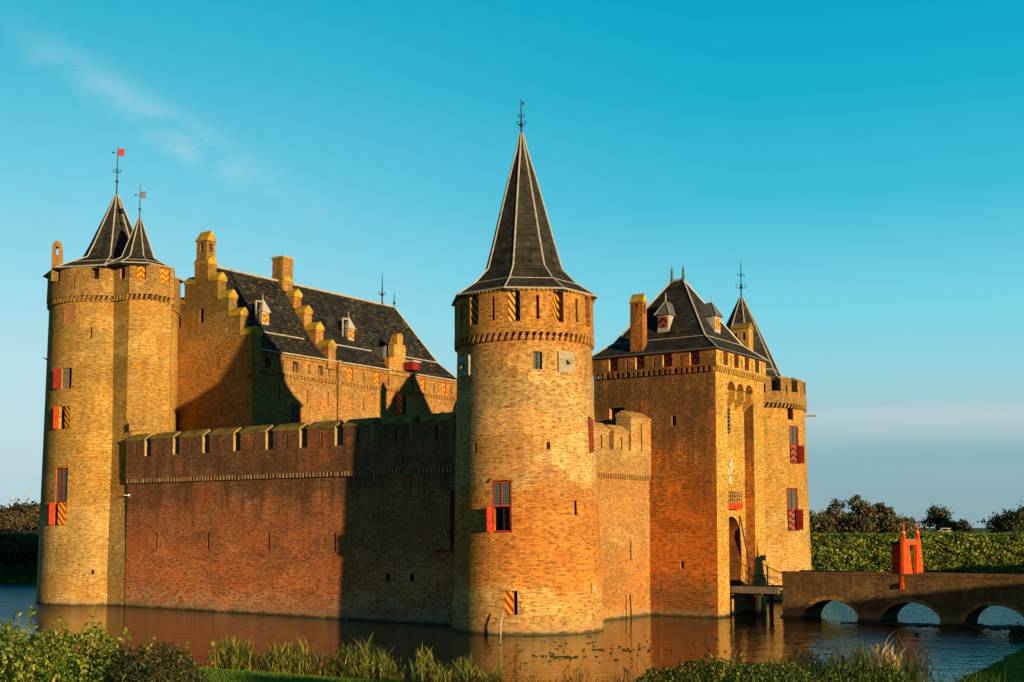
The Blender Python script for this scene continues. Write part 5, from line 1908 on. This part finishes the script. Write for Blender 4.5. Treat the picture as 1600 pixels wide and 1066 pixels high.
bed('reed_bed', 'green and yellow reeds along the water edge in front of the long wall', fn_a, 480, (.75, 1.25), .034, REED_M, 6)
def fn_b(r):
    t = r.random()
    return -3.2 + 2.9 * t, 40.6 + r.uniform(-.2, 1.3), (1.15 - .55 * t) * (.8 + .2 * math.sin(t * 14))
bed('reed_bed', 'smaller reed clump at the water edge left of the nearest tower foot', fn_b, 190, (.8, 1.25), .03, REED_M, 5)
def fn_c(r):
    t = r.random()
    return -.2 + 4.6 * t, 39.4 + r.uniform(-.3, 1.0), .7 + .3 * math.sin(t * 17)
bed('reed_spikes', 'sparse dark reed blades against the orange reflection in the water', fn_c, 170, (.6, 1.15), .034, REED_D, 1, .3, .2)
def fn_d(r):
    t = r.random()
    return 6.6 + 6.6 * t, 38.6 + 1.6 * t + r.uniform(-.4, 1.8), .55 + .6 * min(1, t * 2.2) * (.85 + .15 * math.sin(t * 21))
bed('reed_bed', 'dark shaded reeds at the water edge in front of the bridge', fn_d, 620, (.7, 1.3), .03, REED_D, 4, .5, .14)
def fn_f(r):
    t = r.random()
    return 4.6 + 5.6 * t, 26.2 + r.uniform(-.9, .9), 1.0 - .25 * abs(2 * t - .9)
bed('tall_grass', 'dark wispy tall grass along the bottom edge growing through the low hedge', fn_f, 420, (1.15, 1.6), .016, LEAF_LOW, 3, .6, .14)
def fn_g(r):
    return 2.4 + 2.6 * r.random(), 25.3 + r.uniform(-.8, .8), 1
bed('tall_grass', 'thin sunlit grass stems rising from the low hedge by the orange reflection', fn_g, 60, (1.1, 1.5), .012, REED_M, 2, .6, .14)
def fn_e(r):
    return 11.1 + r.gauss(0, .18), 37.6 + r.gauss(0, .15), 1
bed('dry_reed_tuft', 'pale dry drooping reed tuft at the bottom edge right of the dark hedge', fn_e, 34, (.9, 1.5), .05, REED_DRY, 5, 1.3, .2)

# grass blades on the visible lawns
def lawn(name, label, n, xr, yr, test):
    X = RNG.uniform(*xr, n)
    Y = RNG.uniform(*yr, n)
    d = shore_dist(X, Y)
    k = (d > .25) & test(X, Y)
    X, Y = X[k], Y[k]
    P = np.stack([X, Y, ground_h(X, Y) + .03], 1)
    D = rdir(len(P)) * .45
    D[:, 2] = 1
    o = leaf_mesh(name, P, D, RNG.uniform(.06, .15, len(P)), GRASS_M, None, .22, .05)
    tag(o, label, 'grass', None, 'stuff')


lawn('lawn_grass', 'short bright green grass on the near bank between corner bush and reeds', 60000, (-14, -1), (32, 44), lambda X, Y: (X / Y > -.27) & (X / Y < -.05))
lawn('lawn_grass', 'shaded short grass sloping to the water in the bottom right corner', 60000, (12, 24), (34, 58), lambda X, Y: (X / Y > .30) & (X / Y < .425))


def pads():
    mb = MB()
    rnd = random.Random(5)
    def pad(x, y, r, z=.012):
        a0 = rnd.uniform(0, 6.28)
        b = len(mb.v)
        tilt = rnd.uniform(0, .05)
        top = [(x + r * math.cos(a0 + t), y + r * math.sin(a0 + t), z + rnd.uniform(0, .02) + tilt * r * (1 + math.sin(t))) for t in np.linspace(.2, 6.08, 9)]
        m = len(top)
        mb.add([(x, y, z + .004)] + top + [(x, y, z - .016)] + [(p[0], p[1], p[2] - .02) for p in top],
               [(0, i + 1, i + 2) for i in range(m - 1)] + [(m + 1, m + 3 + i, m + 2 + i) for i in range(m - 1)] + [(i + 1, m + 2 + i, m + 3 + i, i + 2) for i in range(m - 1)])
    for k in range(620):
        t = rnd.random()
        pad(17.8 + 8 * t + rnd.gauss(0, .3), 65.0 - 3.8 * t + rnd.gauss(0, .75) * (.3 + .9 * t), rnd.uniform(.09, .24), .02)
    for k in range(24):
        pad(1.7 + rnd.gauss(0, .45), 48.0 + rnd.gauss(0, .25), rnd.uniform(.04, .10))
    for k in range(90):
        pad(rnd.uniform(-1, 13), rnd.uniform(45.5, 58), rnd.uniform(.03, .08))
    for k in range(30):
        pad(4.2 + rnd.gauss(0, 1.2), 50.8 + rnd.gauss(0, .4), rnd.uniform(.03, .08))
    o = build(mb, 'lily_pads', PAD_M, None, None)
    tag(o, 'dark floating lily pads on the moat before the bridge arches', 'water plants', None, 'stuff')


pads()


# ================================================================== SMALL THINGS
def duck(x, y, rz, name, label, group=None):
    T = thing(name, label, 'water bird', (x, y, 0), group, world=True)
    c, s = math.cos(rz), math.sin(rz)
    L = lambda a, b, z: (x + .75 * (a * c - b * s), y + .75 * (a * s + b * c), z * .75)
    rings = []
    for a, w, zc, hh in ((-.24, .01, .13, .01), (-.18, .05, .10, .05), (-.08, .09, .08, .08), (.04, .095, .075, .085), (.12, .07, .09, .08), (.165, .04, .14, .06), (.18, .035, .20, .04), (.20, .04, .25, .04), (.235, .03, .25, .03), (.26, .008, .245, .008)):
        rings.append([L(a + (0 if a < .12 else 0), w * math.cos(t), zc + hh * math.sin(t)) for t in np.linspace(0, 2 * math.pi, 11)[:-1]])
    build(MB().loft(rings), 'body', FEATHER, T, None, None, True)
    build(MB().tube(L(.25, 0, .245), L(.32, 0, .235), .014, .006, 6), 'beak', STONE, T, None)


duck(18.5, 57.6, 2.6, 'water_bird', 'small dark water bird swimming under the middle bridge arch reflection')


def flying_bird():
    x, y, z = at(69, 100), 100, 4.9 + (825 - 561) / 1950 * 100
    T = thing('flying_bird', 'tiny dark bird flying in the sky left of the left tower', 'bird', (x, y, z), None, world=True)
    mb = MB()
    rings = []
    for a, r_ in ((-.2, .01), (-.1, .04), (.02, .055), (.12, .04), (.18, .03), (.24, .005)):
        rings.append([(x + a, y + r_ * math.cos(t), z - a * .6 + r_ * math.sin(t)) for t in np.linspace(0, 2 * math.pi, 9)[:-1]])
    mb.loft(rings)
    build(mb, 'body', FEATHER, T, None)
    for s in (-1, 1):
        p = [(x + .08, y, z), (x - .06, y, z + .02), (x - .16, y + s * .24, z + .14), (x - .02, y + s * .26, z + .10), (x - .28, y + s * .46, z + .06)]
        q = [(a, b, c + .015) for a, b, c in p]
        build(MB().add(p + q, [(0, 1, 2, 3), (3, 2, 4), (8, 7, 6, 5), (9, 7, 8), (0, 3, 8, 5), (1, 0, 5, 6), (2, 1, 6, 7), (4, 2, 7, 9), (3, 4, 9, 8)]), 'wing', FEATHER, T, None)


flying_bird()


def trestle():
    Y = 129.0
    x = at(1473, Y)
    z = float(ground_h(np.array([x]), np.array([Y]))[0])
    T = thing('picnic_table', 'pale wooden picnic table standing on the grassy dike top', 'table', (x, Y, z), None, world=True)
    mb = MB().box(x - .5, x + .5, Y - .35, Y + .35, z + .7, z + .76)
    build(mb, 'tabletop', STONE, T)
    for s in (-1, 1):
        build(MB().box(x - .5, x + .5, Y + s * .62 - .12, Y + s * .62 + .12, z + .42, z + .47), 'bench', STONE, T)
    for e in (-.4, .4):
        lg = MB()
        lg.tube((x + e, Y - .7, z), (x + e, Y - .1, z + .7), .05, .05, 5)
        build(lg, 'leg', STONE, T)
        build(MB().tube((x + e, Y + .7, z), (x + e, Y + .1, z + .7), .05, .05, 5), 'leg', STONE, T)


trestle()


def mast(px, top, lab):
    Y = 2400.0
    x = at(px, Y)
    z1 = 4.9 + (825 - top) / 1950 * Y
    T = thing('far_mast', lab, 'mast', (x, Y, 3.5), 'pale masts on the far horizon', world=True)
    build(MB().tube((x, Y, 3.5), (x, Y, z1), 2.0, 1.3, 8), 'mast', PALE, T, None)
    build(MB().box(x - 1.8, x + 1.8, Y - 2, Y + 2, z1, z1 + 2.5), 'mast_head', PALE, T, None)


mast(48, 768, 'pale slender mast on the far horizon, the one closer to the round tower')
mast(21, 771, 'pale slender mast on the far horizon, the one nearer the picture edge')
